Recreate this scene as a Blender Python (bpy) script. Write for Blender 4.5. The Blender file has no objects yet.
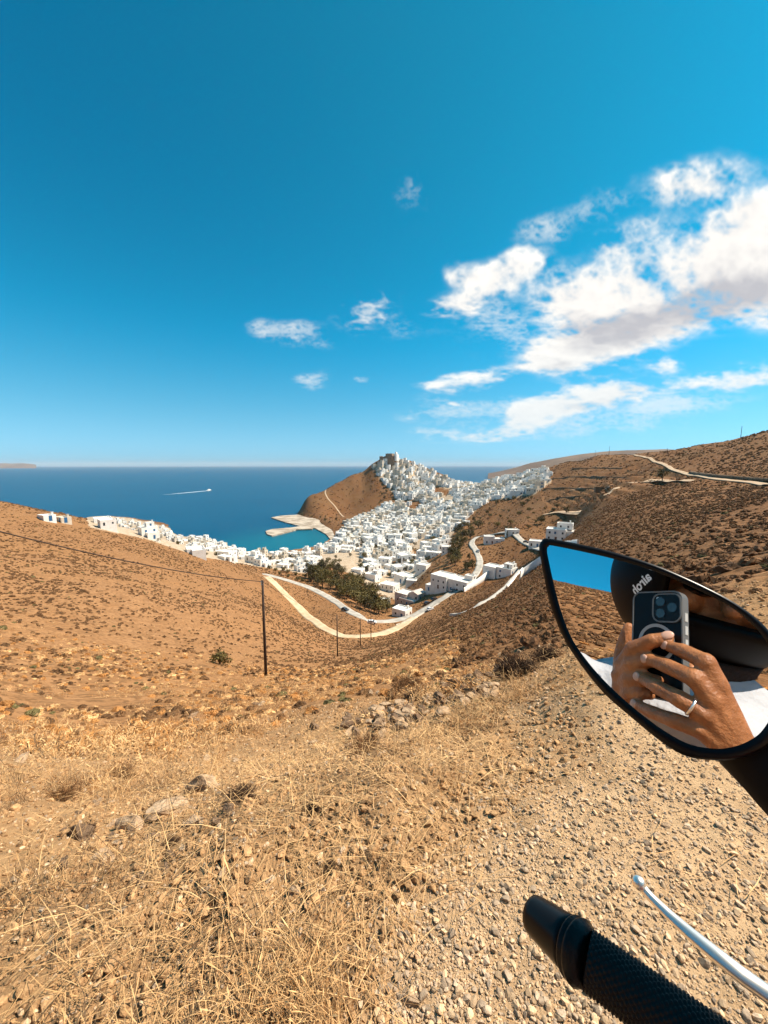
import bpy, bmesh, math, random
import numpy as np
from mathutils import Vector, Matrix
from mathutils.bvhtree import BVHTree
from mathutils.kdtree import KDTree

random.seed(7); RNG = np.random.default_rng(11)
SC = bpy.context.scene
COL = SC.collection
R = math.radians

# ------------------------------------------------------------------ camera
CZ = 110.0                      # camera height above the sea
EYE = 1.5                       # above the road verge
PITCH = math.atan(47 / 384)
cam_d = bpy.data.cameras.new('camera'); cam = bpy.data.objects.new('camera', cam_d); COL.objects.link(cam)
cam_d.sensor_fit = 'HORIZONTAL'; cam_d.sensor_width = 36; cam_d.lens = 18
cam_d.clip_start = 0.01; cam_d.clip_end = 200000
cam.location = (0, 0, CZ); cam.rotation_euler = (math.pi / 2 - PITCH, 0, 0)
SC.camera = cam

# ------------------------------------------------------------------ sun, sky, exposure
SUN_AZ, SUN_EL = R(78), R(52)
sun_dir = Vector((math.sin(SUN_AZ) * math.cos(SUN_EL), math.cos(SUN_AZ) * math.cos(SUN_EL), math.sin(SUN_EL)))
sd = bpy.data.lights.new('sun', 'SUN'); so = bpy.data.objects.new('sun', sd); COL.objects.link(so)
sd.energy = 5.0; sd.angle = R(0.5); sd.color = (1.0, 0.885, 0.73)
so.rotation_euler = (-sun_dir).to_track_quat('-Z', 'Y').to_euler(); so.location = (0, 0, CZ + 60)
SC.view_settings.view_transform = 'Standard'; SC.view_settings.look = 'None'
SC.view_settings.gamma = 1.0; SC.view_settings.use_curve_mapping = False
SC.view_settings.exposure = 0.66
SC.render.engine = 'CYCLES'
SC.cycles.use_denoising = True; SC.cycles.use_adaptive_sampling = True; SC.cycles.adaptive_threshold = .03
SC.cycles.max_bounces = 6; SC.cycles.diffuse_bounces = 2; SC.cycles.glossy_bounces = 4; SC.cycles.volume_bounces = 0

RIGHT = np.array([1.0, 0, 0]); FWD = np.array([0, math.cos(PITCH), -math.sin(PITCH)]); UP = np.array([0, math.sin(PITCH), math.cos(PITCH)])
def ray(px, py): return RIGHT * ((px - 384) / 384) + UP * ((512 - py) / 384) + FWD
def project(P):
    P = np.asarray(P, float) - np.array([0, 0, CZ])
    d = P @ FWD
    d = np.where(np.abs(d) < 1e-6, 1e-6, d)
    return 384 + 384 * (P @ RIGHT) / d, 512 - 384 * (P @ UP) / d, d

class NT:
    """tiny helper for node trees"""
    def __init__(s, tree): s.t = tree; s.n = tree.nodes; s.l = tree.links
    def new(s, typ, **kw):
        nd = s.n.new(typ)
        for k, v in kw.items(): setattr(nd, k, v)
        return nd
    def set(s, sock, v):
        if hasattr(v, 'is_output') or hasattr(v, 'links'): s.l.new(v, sock)
        else: sock.default_value = v
    def math(s, op, a, b=0.0, c=0.0, clamp=False):
        nd = s.n.new('ShaderNodeMath'); nd.operation = op; nd.use_clamp = clamp
        s.set(nd.inputs[0], a); s.set(nd.inputs[1], b); s.set(nd.inputs[2], c)
        return nd.outputs[0]
    def vmath(s, op, a, b=(0, 0, 0)):
        nd = s.n.new('ShaderNodeVectorMath'); nd.operation = op
        s.set(nd.inputs[0], a); s.set(nd.inputs[1], b); return nd.outputs[0]
    def mix(s, f, a, b, mode='MIX'):
        nd = s.n.new('ShaderNodeMix'); nd.data_type = 'RGBA'; nd.blend_type = mode
        s.set(nd.inputs[0], f)
        for k, v in ((6, a), (7, b)):
            if isinstance(v, tuple): v = (*v[:3], 1)
            s.set(nd.inputs[k], v)
        return nd.outputs[2]
    def noise(s, vec, scale, detail=4, rough=.55, dist=0.0):
        nd = s.n.new('ShaderNodeTexNoise'); nd.inputs['Scale'].default_value = scale
        nd.inputs['Detail'].default_value = detail; nd.inputs['Roughness'].default_value = rough
        nd.inputs['Distortion'].default_value = dist
        if vec is not None: s.l.new(vec, nd.inputs['Vector'])
        return nd.outputs['Fac']
    def ramp(s, f, lo, hi):
        nd = s.n.new('ShaderNodeMapRange'); nd.interpolation_type = 'SMOOTHSTEP'
        s.set(nd.inputs[0], f); s.set(nd.inputs[1], lo); s.set(nd.inputs[2], hi); return nd.outputs[0]

def vnoise(x, y, seed=0):
    xi = np.floor(x).astype(np.int64); yi = np.floor(y).astype(np.int64); fx = x - xi; fy = y - yi
    fx = fx * fx * (3 - 2 * fx); fy = fy * fy * (3 - 2 * fy)
    def h(a, b):
        k = (a * 374761393 + b * 668265263 + seed * 1442695041) & 0xffffffff
        k = ((k ^ (k >> 13)) * 1274126177) & 0xffffffff
        k = ((k ^ (k >> 16)) * 2246822519) & 0xffffffff
        return (k ^ (k >> 15)) / 4294967296.0
    a = h(xi, yi) * (1 - fx) + h(xi + 1, yi) * fx; b = h(xi, yi + 1) * (1 - fx) + h(xi + 1, yi + 1) * fx
    return (a * (1 - fy) + b * fy) * 2 - 1
def fbm(x, y, wl, oct=3, seed=0, gain=.5):
    s = 0; a = 1; t = 0
    for k in range(oct):
        s = s + a * vnoise(x / wl * 2 ** k + 13.7 * k, y / wl * 2 ** k - 7.1 * k, seed + k); t += a; a *= gain
    return s / t
def sstep(a, b, x):
    t = np.clip((x - a) / (b - a), 0, 1); return t * t * (3 - 2 * t)
def bilin(img, u, v):
    h, w = img.shape; u = np.clip(u, 0, w - 1.001); v = np.clip(v, 0, h - 1.001); i = u.astype(int); j = v.astype(int); fu = u - i; fv = v - j
    return (img[j, i] * (1 - fu) + img[j, i + 1] * fu) * (1 - fv) + (img[j + 1, i] * (1 - fu) + img[j + 1, i + 1] * fu) * fv
def cloud_map():
    """cloud cover, brightness and distance as a sky map, from blob fields and turbulence on a plane of directions"""
    x0, y0, W, H = -60, 60, 1180, 420
    X, Y = np.meshgrid(np.arange(W) + x0, np.arange(H) + y0); X = X.astype(float); Y = Y.astype(float)
    flat = np.interp(Y, [60, 300, 440, 470], [1.0, 1.05, 1.6, 2.2])
    wx = fbm(X, Y * flat, 46, 4, 3) * 13 + fbm(X, Y * flat, 12, 3, 13) * 3.2; wy = (fbm(X, Y * flat, 46, 4, 7) * 10 + fbm(X, Y * flat, 12, 3, 17) * 2.6) / flat
    def field(lst):
        f = np.zeros_like(X)
        for px, py, rx, ry, rot, wt in lst:
            c, s = math.cos(R(rot)), math.sin(R(rot)); dx = X + wx - px; dy = -(Y + wy - py)
            a = (dx * c + dy * s) / rx; b = (dy * c - dx * s) / ry
            f += wt * np.exp(-(a * a + b * b))
        return f
    bil = 1 - 2 * np.abs(fbm(X, Y * flat, 26, 5, 23, .55)); bil2 = 1 - 2 * np.abs(fbm(X, Y * flat, 9, 4, 43, .6)); soft = fbm(X, Y * flat, 60, 5, 63, .6)
    body = field(CLOUDS); thin = field(WISPS)
    den = body + sstep(.02, .5, body) * (.66 * (bil - .5) + .22 * (bil2 - .5) + 1.15 * soft) - .02
    cov = sstep(.06, 1.30, den) ** .85
    d2 = thin + sstep(.02, .4, thin) * (.9 * soft + .45 * (bil2 - .6))
    cov2 = .62 * sstep(.12, 1.25, d2)
    # sunlight reaching each puff: thickness between it and the sun, up and to the right
    dd = np.clip(body + .3 * soft * sstep(.02, .5, body), 0, 1.6); th = np.zeros_like(X)
    for k in range(1, 9):
        ox, oy = int(5.0 * k), int(-4.0 * k); th += np.roll(np.roll(dd, -ox, 1), -oy, 0) * (1 - k / 10)
    th += .6 * dd
    gf = field(CLOUD_GREY)
    shade = .80 * sstep(.12, 1.05, gf + .30 * soft - .12 * (bil - .5)) + .20 * sstep(.6, 3.2, th)
    lit = np.clip(1.02 - shade - .10 + .20 * (bil - .5) + .07 * (bil2 - .5) + .22 * soft, 0, 1)
    # equirectangular resampling
    NW, NH = 4096, 2048
    jj = np.arange(int(NH * .5) - 30, int(NH * .82)); lat = ((jj + .5) / NH - .5) * math.pi
    ii = np.arange(NW); lon = ((ii + .5) / NW - .5) * 2 * math.pi
    LA, LO = np.meshgrid(lat, lon, indexing='ij')
    # Blender maps direction (x, y, z): u = (atan2(y, -x) + pi) / 2pi
    dx = np.cos(LO) * np.cos(LA); dy = -np.sin(LO) * np.cos(LA); dz = np.sin(LA)
    cam_z = dx * FWD[0] + dy * FWD[1] + dz * FWD[2]; ok = cam_z > .12; cz = np.where(ok, cam_z, 1)
    px = 384 + 384 * dx / cz; py = 512 - 384 * (dy * UP[1] + dz * UP[2]) / cz
    inside = ok & (px > x0 + 1) & (px < x0 + W - 2) & (py > y0 + 1) & (py < y0 + H - 2)
    edge = sstep(x0, x0 + 40, px) * sstep(x0 + W, x0 + W - 120, px)
    u, v = px - x0, py - y0
    out = np.zeros((NH, NW, 4), np.float32); out[..., 3] = 1
    blk = np.zeros(px.shape + (4,), np.float32); blk[..., 3] = 1
    blk[..., 0] = np.where(inside, np.maximum(bilin(cov, u, v), bilin(cov2, u, v)) * edge, 0)
    blk[..., 1] = np.where(inside, np.where(bilin(cov, u, v) > .05, bilin(lit, u, v), .9), 1)
    blk[..., 2] = np.where(inside, np.interp(py, [330, 470], [0, .85]), 0)
    out[jj] = blk
    im = bpy.data.images.new('cloud cover', NW, NH, float_buffer=True); im.colorspace_settings.name = 'Non-Color'
    im.pixels.foreach_set(out.ravel()); im.update(); im.pack()
    return im

world = bpy.data.worlds.new('World'); SC.world = world; world.use_nodes = True
def build_world():
    w = NT(world.node_tree); w.n.clear()
    out = w.new('ShaderNodeOutputWorld'); bg = w.new('ShaderNodeBackground'); bg.inputs[1].default_value = 0.085
    sky = w.new('ShaderNodeTexSky'); sky.sky_type = 'NISHITA'; sky.sun_disc = False
    sky.sun_elevation = SUN_EL; sky.sun_rotation = SUN_AZ; sky.altitude = 100; sky.air_density = 1.0; sky.dust_density = 0.4; sky.ozone_density = 2.0
    tc = w.new('ShaderNodeTexCoord'); D = tc.outputs['Generated']
    sep = w.new('ShaderNodeSeparateXYZ'); w.l.new(D, sep.inputs[0])
    x, y, z = sep.outputs
    bw = w.new('ShaderNodeRGBToBW'); w.l.new(sky.outputs[0], bw.inputs[0])
    # polarised band: the summer sky is deepest at right angles to the sun
    dt = w.new('ShaderNodeVectorMath', operation='DOT_PRODUCT'); w.l.new(D, dt.inputs[0]); dt.inputs[1].default_value = sun_dir
    pol = w.ramp(w.math('SUBTRACT', 1.0, dt.outputs['Value']), .15, .95)
    polz = w.math('MULTIPLY', pol, w.ramp(z, .08, .75))
    tint = w.mix(polz, SKY_A, SKY_B)
    tint = w.mix(w.ramp(z, .33, -.06), tint, SKY_H)
    skyc = w.mix(1.0, tint, bw.outputs[0], 'MULTIPLY')
    # clouds: computed here as a direction map (equirectangular), colour and cover
    wrap = w.new('ShaderNodeTexEnvironment'); wrap.image = cloud_map(); wrap.interpolation = 'Cubic'; w.l.new(D, wrap.inputs[0])
    sepc = w.new('ShaderNodeSeparateColor'); w.l.new(wrap.outputs['Color'], sepc.inputs[0])
    cc = w.mix(sepc.outputs[1], CLOUD_G, CLOUD_W)
    cc = w.mix(sepc.outputs[2], cc, CLOUD_LOW)
    fin = w.mix(sepc.outputs[0], skyc, cc)
    w.l.new(fin, bg.inputs[0]); w.l.new(bg.outputs[0], out.inputs[0])
SKY_A = (.03, 1.0, 1.80); SKY_B = (.0, .84, 1.90); SKY_H = (.40, .80, 1.0)
CLOUD_W = (8.6, 8.3, 7.8); CLOUD_G = (4.3, 4.3, 4.6); CLOUD_LOW = (5.6, 6.5, 7.0)
CLOUDS = [  # px, py, rx, ry, rotation, weight
    (692, 180, 44, 19, 10, .95), (755, 206, 34, 14, 12, .85), (640, 232, 34, 15, 15, .5), (738, 245, 62, 26, 12, 1.2), (608, 246, 20, 14, 0, .45), (640, 265, 30, 18, 20, .5),
    (572, 300, 36, 28, 10, 1.2), (650, 292, 62, 27, 12, 1.12), (735, 288, 60, 30, 10, 1.1), (640, 330, 50, 20, 8, .8), (556, 358, 36, 16, 0, 1.0), (605, 350, 46, 18, 6, 1.0), (800, 240, 60, 50, 0, 1.1), (830, 300, 60, 40, 0, 1.0),
    (492, 281, 26, 15, 18, .9), (526, 264, 20, 15, 28, .9), (464, 277, 15, 11, 0, .7),
    (440, 308, 22, 9, 3, .8), (464, 304, 16, 9, 8, .7), (366, 313, 24, 16, 15, .9), (480, 380, 34, 8, 10, .8), (440, 387, 20, 5, 0, .65), (454, 402, 8, 4, 0, .6),
    (560, 402, 56, 13, 7, .95), (630, 391, 42, 12, 6, .95), (520, 420, 44, 13, 5, .7), (428, 436, 26, 6, 0, .66), (480, 437, 30, 7, 4, .5),
    (668, 366, 12, 6, 0, .8), (742, 376, 38, 10, 5, .95), (690, 384, 24, 6, 5, .5), (415, 420, 16, 4, 0, .3)]
WISPS = [(600, 215, 40, 20, 25, .25), (700, 215, 60, 20, 10, .3), (520, 330, 60, 26, 10, .45), (640, 410, 90, 16, 5, .45), (480, 410, 70, 14, 4, .5), (418, 188, 24, 22, -30, .75), (300, 335, 40, 12, -12, .7), (262, 330, 10, 8, 0, .5), (308, 380, 18, 8, 10, .75), (366, 380, 8, 4, 0, .6), (540, 226, 36, 16, 20, .42),
         (610, 200, 30, 16, 15, .25), (380, 325, 40, 18, 0, .35), (500, 405, 90, 14, 4, .4), (470, 300, 70, 22, 8, .3), (560, 430, 120, 14, 0, .4), (700, 400, 60, 10, 4, .35)]
CLOUD_GREY = [(690, 312, 66, 20, 10, 1.0), (610, 338, 40, 16, 10, .9), (570, 326, 26, 12, 0, .5), (745, 290, 50, 24, 12, .8), (590, 406, 44, 6, 6, .45), (560, 368, 26, 7, 0, .5), (720, 262, 30, 8, 10, .35)]
build_world()
# ------------------------------------------------------------------ object helpers
def tag(o, label=None, cat=None, group=None, kind=None):
    for k, v in (('label', label), ('category', cat), ('group', group), ('kind', kind)):
        if v: o[k] = v
    return o
def thing(name, label, cat, loc=(0, 0, 0), rotz=0.0, group=None):
    o = bpy.data.objects.new(name, None); COL.objects.link(o)
    o.location = loc; o.rotation_euler = (0, 0, rotz); o.empty_display_size = .2
    return tag(o, label, cat, group)
def link(name, me, parent=None, mats=()):
    o = bpy.data.objects.new(name, me); COL.objects.link(o)
    for m in mats:
        if m is not None: me.materials.append(m)
    if parent is not None: o.parent = parent
    return o
def obj(name, bm, mat, parent=None, smooth=False, autosmooth=None):
    me = bpy.data.meshes.new(name); bm.to_mesh(me); bm.free()
    if smooth:
        for p in me.polygons: p.use_smooth = True
    mats = mat if isinstance(mat, (list, tuple)) else [mat]
    return link(name, me, parent, mats)
def fast_mesh(name, V, F, smooth=False):
    """numpy mesh: V (n,3); F list of (m,k) index arrays"""
    me = bpy.data.meshes.new(name)
    if not isinstance(F, (list, tuple)): F = [F]
    V = np.asarray(V, np.float32)
    me.vertices.add(len(V)); me.vertices.foreach_set('co', V.ravel())
    tot = [np.full(len(f), f.shape[1], np.int32) for f in F]
    loops = np.concatenate([f.ravel() for f in F]).astype(np.int32); tot = np.concatenate(tot)
    me.loops.add(len(loops)); me.loops.foreach_set('vertex_index', loops)
    start = np.concatenate([[0], np.cumsum(tot)[:-1]]).astype(np.int32)
    me.polygons.add(len(tot)); me.polygons.foreach_set('loop_start', start); me.polygons.foreach_set('loop_total', tot)
    if smooth: me.polygons.foreach_set('use_smooth', np.ones(len(tot), bool))
    me.update(calc_edges=True); me.validate()
    return me
def add_box(bm, c, s, rot=None, mi=0, bevel=0.0):
    r = bmesh.ops.create_cube(bm, size=1.0); vs = r['verts']
    bmesh.ops.scale(bm, vec=s, verts=vs)
    if bevel:
        es = list({e for v in vs for e in v.link_edges})
        g = bmesh.ops.bevel(bm, geom=es, offset=bevel, segments=2, profile=.5, affect='EDGES')
        vs = list({v for f in g['faces'] for v in f.verts} | {v for v in vs if v.is_valid})
    m = Matrix.Translation(c) @ (rot.to_4x4() if rot is not None else Matrix())
    bmesh.ops.transform(bm, matrix=m, verts=vs)
    for f in {f for v in vs for f in v.link_faces}: f.material_index = mi
    return vs
def frames(pts):
    pts = [Vector(p) for p in pts]; T = []
    for i in range(len(pts)):
        a = pts[max(i - 1, 0)]; b = pts[min(i + 1, len(pts) - 1)]; T.append((b - a).normalized())
    n = T[0].orthogonal().normalized(); N = []
    for i in range(len(pts)):
        n = (n - T[i] * n.dot(T[i]))
        n = n.normalized() if n.length > 1e-6 else T[i].orthogonal().normalized()
        N.append(n.copy())
    return pts, T, N
def add_tube(bm, pts, radii, seg=10, cap=True, flat=None, mi=0, n0=None):
    pts, T, N = frames(pts)
    if n0 is not None:
        N = [(Vector(n0) - t * Vector(n0).dot(t)).normalized() for t in T]
    if isinstance(radii, (int, float)): radii = [radii] * len(pts)
    rings = []
    for p, t, n, r in zip(pts, T, N, radii):
        b = t.cross(n); ra, rb = (r, r) if isinstance(r, (int, float)) else r
        rings.append([bm.verts.new(p + n * (math.cos(k / seg * 2 * math.pi) * ra) + b * (math.sin(k / seg * 2 * math.pi) * rb)) for k in range(seg)])
    fs = []
    for a, b in zip(rings, rings[1:]):
        for k in range(seg): fs.append(bm.faces.new((a[k], a[(k + 1) % seg], b[(k + 1) % seg], b[k])))
    if cap:
        fs.append(bm.faces.new(list(reversed(rings[0])))); fs.append(bm.faces.new(rings[-1]))
    for f in fs: f.material_index = mi
    return fs
def add_ball(bm, c, r, seg=16, rings=10, rot=None, mi=0):
    g = bmesh.ops.create_uvsphere(bm, u_segments=seg, v_segments=rings, radius=1.0)
    s = (r, r, r) if isinstance(r, (int, float)) else r
    m = Matrix.Translation(c) @ (rot.to_4x4() if rot is not None else Matrix()) @ Matrix.Diagonal((*s, 1))
    bmesh.ops.transform(bm, matrix=m, verts=g['verts'])
    for f in {f for v in g['verts'] for f in v.link_faces}: f.material_index = mi; f.smooth = True
    return g['verts']

def M(name, col, rough=.8, col2=None, nscale=6.0, bump=0.0, bscale=30.0, metal=0.0, spec=.3, coat=0.0, rnd=0.0, detail=5, lo=.35, hi=.65):
    m = bpy.data.materials.new(name); m.use_nodes = True; w = NT(m.node_tree)
    b = w.n['Principled BSDF']
    b.inputs['Base Color'].default_value = (*col, 1); b.inputs['Roughness'].default_value = rough
    b.inputs['Metallic'].default_value = metal; b.inputs['Specular IOR Level'].default_value = spec
    b.inputs['Coat Weight'].default_value = coat
    tc = w.new('ShaderNodeTexCoord'); vec = tc.outputs['Object']
    c = None
    if col2 is not None:
        f = w.ramp(w.noise(vec, nscale, detail), lo, hi); c = w.mix(f, tuple(col), tuple(col2))
    if rnd:
        oi = w.new('ShaderNodeObjectInfo')
        k = w.math('ADD', w.math('MULTIPLY', oi.outputs['Random'], 2 * rnd), 1 - rnd)
        cm = w.new('ShaderNodeCombineXYZ'); [w.l.new(k, cm.inputs[i]) for i in range(3)]
        c = w.mix(1.0, c if c is not None else tuple(col), cm.outputs[0], 'MULTIPLY')
    if c is not None: w.l.new(c, b.inputs['Base Color'])
    if bump:
        bn = w.new('ShaderNodeBump'); bn.inputs['Strength'].default_value = bump; bn.inputs['Distance'].default_value = .02
        w.l.new(w.noise(vec, bscale, 6), bn.inputs['Height']); w.l.new(bn.outputs[0], b.inputs['Normal'])
    return m

def inpoly(px, py, poly):
    px = np.asarray(px, float); py = np.asarray(py, float); c = np.zeros(px.shape, bool)
    n = len(poly)
    for i in range(n):
        x1, y1 = poly[i]; x2, y2 = poly[(i + 1) % n]
        if y1 == y2: continue
        c ^= ((y1 > py) != (y2 > py)) & (px < (x2 - x1) * (py - y1) / (y2 - y1) + x1)
    return c

def scatter(name, pts, scl, rot, idx, sources, label=None, cat=None):
    """one 'stuff' object: source meshes instanced on points"""
    me = bpy.data.meshes.new(name); n = len(pts)
    me.vertices.add(n); me.vertices.foreach_set('co', np.asarray(pts, np.float32).ravel())
    a = me.attributes.new('scl', 'FLOAT_VECTOR', 'POINT'); a.data.foreach_set('vector', np.asarray(scl, np.float32).ravel())
    a = me.attributes.new('rot', 'FLOAT_VECTOR', 'POINT'); a.data.foreach_set('vector', np.asarray(rot, np.float32).ravel())
    a = me.attributes.new('idx', 'INT', 'POINT'); a.data.foreach_set('value', np.asarray(idx, np.int32))
    me.update()
    o = bpy.data.objects.new(name, me); COL.objects.link(o)
    tag(o, label, cat, None, 'stuff')
    c = bpy.data.collections.new(name + '_sources')
    for i, s in enumerate(sources):
        so_ = bpy.data.objects.new('%s_source_%02d' % (name, i), s); c.objects.link(so_)
    g = bpy.data.node_groups.new(name, 'GeometryNodeTree')
    g.interface.new_socket('Geometry', in_out='INPUT', socket_type='NodeSocketGeometry')
    g.interface.new_socket('Geometry', in_out='OUTPUT', socket_type='NodeSocketGeometry')
    N = g.nodes; L = g.links
    gi = N.new('NodeGroupInput'); go = N.new('NodeGroupOutput')
    ip = N.new('GeometryNodeInstanceOnPoints'); ci = N.new('GeometryNodeCollectionInfo')
    ci.inputs['Collection'].default_value = c; ci.inputs['Separate Children'].default_value = True; ci.inputs['Reset Children'].default_value = True
    def na(nm, typ):
        k = N.new('GeometryNodeInputNamedAttribute'); k.data_type = typ; k.inputs['Name'].default_value = nm
        return next(s for s in k.outputs if s.enabled and s.name == 'Attribute')
    L.new(gi.outputs[0], ip.inputs['Points']); L.new(ci.outputs[0], ip.inputs['Instance'])
    ip.inputs['Pick Instance'].default_value = True
    L.new(na('idx', 'INT'), ip.inputs['Instance Index'])
    er = N.new('FunctionNodeEulerToRotation'); L.new(na('rot', 'FLOAT_VECTOR'), er.inputs[0])
    L.new(er.outputs[0], ip.inputs['Rotation']); L.new(na('scl', 'FLOAT_VECTOR'), ip.inputs['Scale'])
    L.new(ip.outputs[0], go.inputs[0])
    md = o.modifiers.new('scatter', 'NODES'); md.node_group = g
    return o
# ------------------------------------------------------------------ terrain: one sheet on a polar grid round the rider
def az_t(px, py):
    v = ray(px, py); h = math.hypot(v[0], v[1]); return math.atan2(v[0], v[1]), v[2] / h
CTRL = []   # az, ln r, residual of the slope tangent over a flat verge
def c_r(px, py, r):
    a, t = az_t(px, py); CTRL.append((a, math.log(r), t + EYE / r))
def c_z(px, py, z):
    a, t = az_t(px, py); r = (z - CZ) / t; CTRL.append((a, math.log(r), t + EYE / r))
def c_p(azdeg, r, t): CTRL.append((R(azdeg), math.log(r), t + EYE / r))
for k in range(0, 360, 24):
    for r in (.25, .8, 1.5): c_p(k, r, -EYE / r)
for az in (30, 45, 60, 80, 100, 125, 150, 175, 200): c_p(az, 3.0, -EYE / 3.0)
for s in ((0, 780, 3.1), (0, 740, 6.5), (0, 700, 15), (0, 660, 28), (0, 600, 65), (0, 545, 140), (0, 501, 240),
          (130, 800, 2.7), (130, 765, 4.0), (130, 725, 9), (130, 692, 20), (130, 650, 38), (130, 600, 78), (130, 560, 145), (130, 531, 235),
          (200, 554, 235), (60, 514, 238),
          (265, 770, 3.0), (265, 725, 6.0), (265, 697, 14), (265, 677, 32), (265, 640, 70), (265, 610, 120), (265, 585, 200), (262, 575, 232),
          (337, 745, 3.2), (337, 708, 6.2), (337, 688, 14), (337, 673, 34), (337, 656, 77), (337, 643, 125), (337, 600, 205),
          (400, 725, 3.4), (400, 697, 6), (400, 677, 12), (400, 658, 34), (400, 642, 90), (400, 632, 152),
          (470, 700, 3.7), (470, 670, 8.5), (470, 640, 28), (470, 617, 78), (470, 607, 112), (470, 590, 205), (470, 576, 232),
          (530, 690, 3.5), (530, 662, 6.5), (530, 630, 18), (530, 595, 70), (530, 580, 125), (515, 588, 140), (500, 575, 230), (530, 562, 230),
          (540, 547, 265), (562, 537, 300), (475, 548, 300), (500, 540, 320), (515, 530, 335), (500, 555, 275),
          (600, 640, 5.6), (600, 615, 12), (600, 590, 32), (600, 550, 85), (600, 520, 170), (600, 495, 300), (600, 474, 470), (600, 457, 640),
          (650, 453, 600), (650, 463, 420), (650, 480, 300), (650, 510, 130),
          (700, 620, 4.8), (700, 590, 9), (700, 560, 22), (700, 530, 50), (700, 500, 120), (700, 482, 215), (700, 474, 262), (700, 460, 340), (700, 447, 430),
          (768, 600, 5.3), (768, 575, 9), (768, 550, 22), (768, 520, 50), (768, 492, 130), (768, 484, 180), (768, 455, 290), (768, 432, 390),
          (768, 440, 560), (700, 456, 640), (650, 462, 800), (600, 468, 850),
          (380, 632, 150), (360, 618, 165), (425, 610, 190), (440, 600, 202), (300, 592, 215), (300, 615, 185),
          (380, 606, 232), (350, 588, 245), (400, 590, 290), (400, 570, 365), (430, 572, 270), (400, 545, 470), (400, 520, 640), (440, 545, 420), (455, 522, 550), (450, 500, 720), (470, 488, 880),
          (500, 520, 450), (500, 500, 570), (520, 486, 660), (548, 474, 680), (500, 480, 820), (560, 505, 400), (560, 482, 520), (560, 464, 760),
          (240, 562, 420), (180, 545, 400), (100, 528, 345), (40, 517, 300), (300, 570, 300), (300, 560, 400), (350, 560, 390),
          (388, 459, 985), (372, 466, 975), (353, 476.5, 962), (335, 485, 945), (317, 494, 925), (305, 503.5, 908), (410, 462, 985), (425, 469, 980), (442, 477, 975), (462, 485, 960), (478, 486, 930), (390, 470, 935), (400, 480, 900), (420, 478, 920),
          (380, 500, 835), (350, 503, 860), (365, 484, 910), (420, 490, 840), (430, 510, 700), (335, 513, 820)):
    c_r(*s)
for px, py in ((240, 551), (270, 554), (300, 550), (322, 546), (333, 538), (330, 529)): c_z(px, py, 1.2)
for px, py in ((200, 541), (150, 528), (100, 518)): c_z(px, py, 4)
for px, py, z in ((350, 522, 9), (340, 540, 4), (298, 511, 2.5), (312, 517, 3), (325, 522, 4)): c_z(px, py, z)
for px, py in ((240, 541), (270, 546), (300, 541), (318, 538), (318, 532), (290, 517), (200, 531), (150, 516), (100, 506), (40, 500), (250, 520), (200, 510), (308, 525)): c_z(px, py, -7)
for px in (230, 255, 272, 284, 292):                   # open water left of the castle headland
    for r in (760, 830, 880, 930, 980, 1060): c_p(math.degrees(az_t(px, 500)[0]), r, (-9 - CZ) / r)
for px, z, r in ((305, -8, 990), (317, 5, 1000), (335, 25, 1020), (353, 45, 1040), (372, 60, 1060), (388, 70, 1065), (410, 60, 1065), (425, 45, 1060), (442, 30, 1050), (462, 15, 1040), (335, -9, 1090), (372, -5, 1150), (388, -5, 1160), (410, -5, 1160), (442, -8, 1130)): c_p(math.degrees(az_t(px, 480)[0]), r, (z - CZ) / r)
for az in range(-75, 28, 8): c_p(az, 1250, -125 / 1250); c_p(az, 1700, -130 / 1700)
for px, z, r in ((0, 20, 480), (60, 12, 520), (130, 6, 560)): c_p(math.degrees(az_t(px, 500)[0]), r, (z - CZ) / r)
for az, r, t in ((62, 10, -.10), (62, 60, .06), (62, 200, .14), (62, 500, .12), (90, 12, -.06), (90, 60, .10), (90, 250, .2), (120, 12, -.08), (120, 80, .22), (120, 300, .27),
                 (-62, 8, -.19), (-62, 50, -.08), (-62, 200, .03), (-90, 7, -.19), (-90, 40, .0), (-90, 150, .16), (-115, 7, -.2), (-115, 30, .08), (-115, 110, .28), (-115, 260, .29),
                 (-135, 7, -.2), (-135, 25, .1), (-135, 100, .30), (-135, 220, .305), (-135, 420, .26), (-155, 7, -.2), (-155, 25, .1), (-155, 100, .3), (-155, 220, .31), (-155, 420, .26),
                 (180, 7, -.2), (180, 30, .1), (180, 120, .3), (180, 300, .3), (150, 8, -.17), (150, 40, .12), (150, 200, .3)):
    c_p(az, r, t)
CTRL = np.array(CTRL); KA = 2.4
def rbf_xy(az, lr): return np.stack([np.cos(az) * KA, np.sin(az) * KA, lr], -1)
_P = rbf_xy(CTRL[:, 0], CTRL[:, 1]); _E = .05
_D = np.sqrt(((_P[:, None] - _P[None]) ** 2).sum(-1) + _E ** 2)
_n = len(_P); _A = np.zeros((_n + 1, _n + 1)); _A[:_n, :_n] = -_D + np.eye(_n) * .004 * -1; _A[:_n, _n] = 1; _A[_n, :_n] = 1
_W = np.linalg.solve(_A, np.concatenate([CTRL[:, 2], [0]]))
def slope_t(az, r):
    lr = np.log(r); Q = rbf_xy(az, lr); out = np.empty(len(Q))
    for i in range(0, len(Q), 20000):
        q = Q[i:i + 20000]; d = np.sqrt(((q[:, None] - _P[None]) ** 2).sum(-1) + _E ** 2)
        out[i:i + 20000] = -d @ _W[:_n] + _W[_n]
    return out - EYE / r

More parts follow.
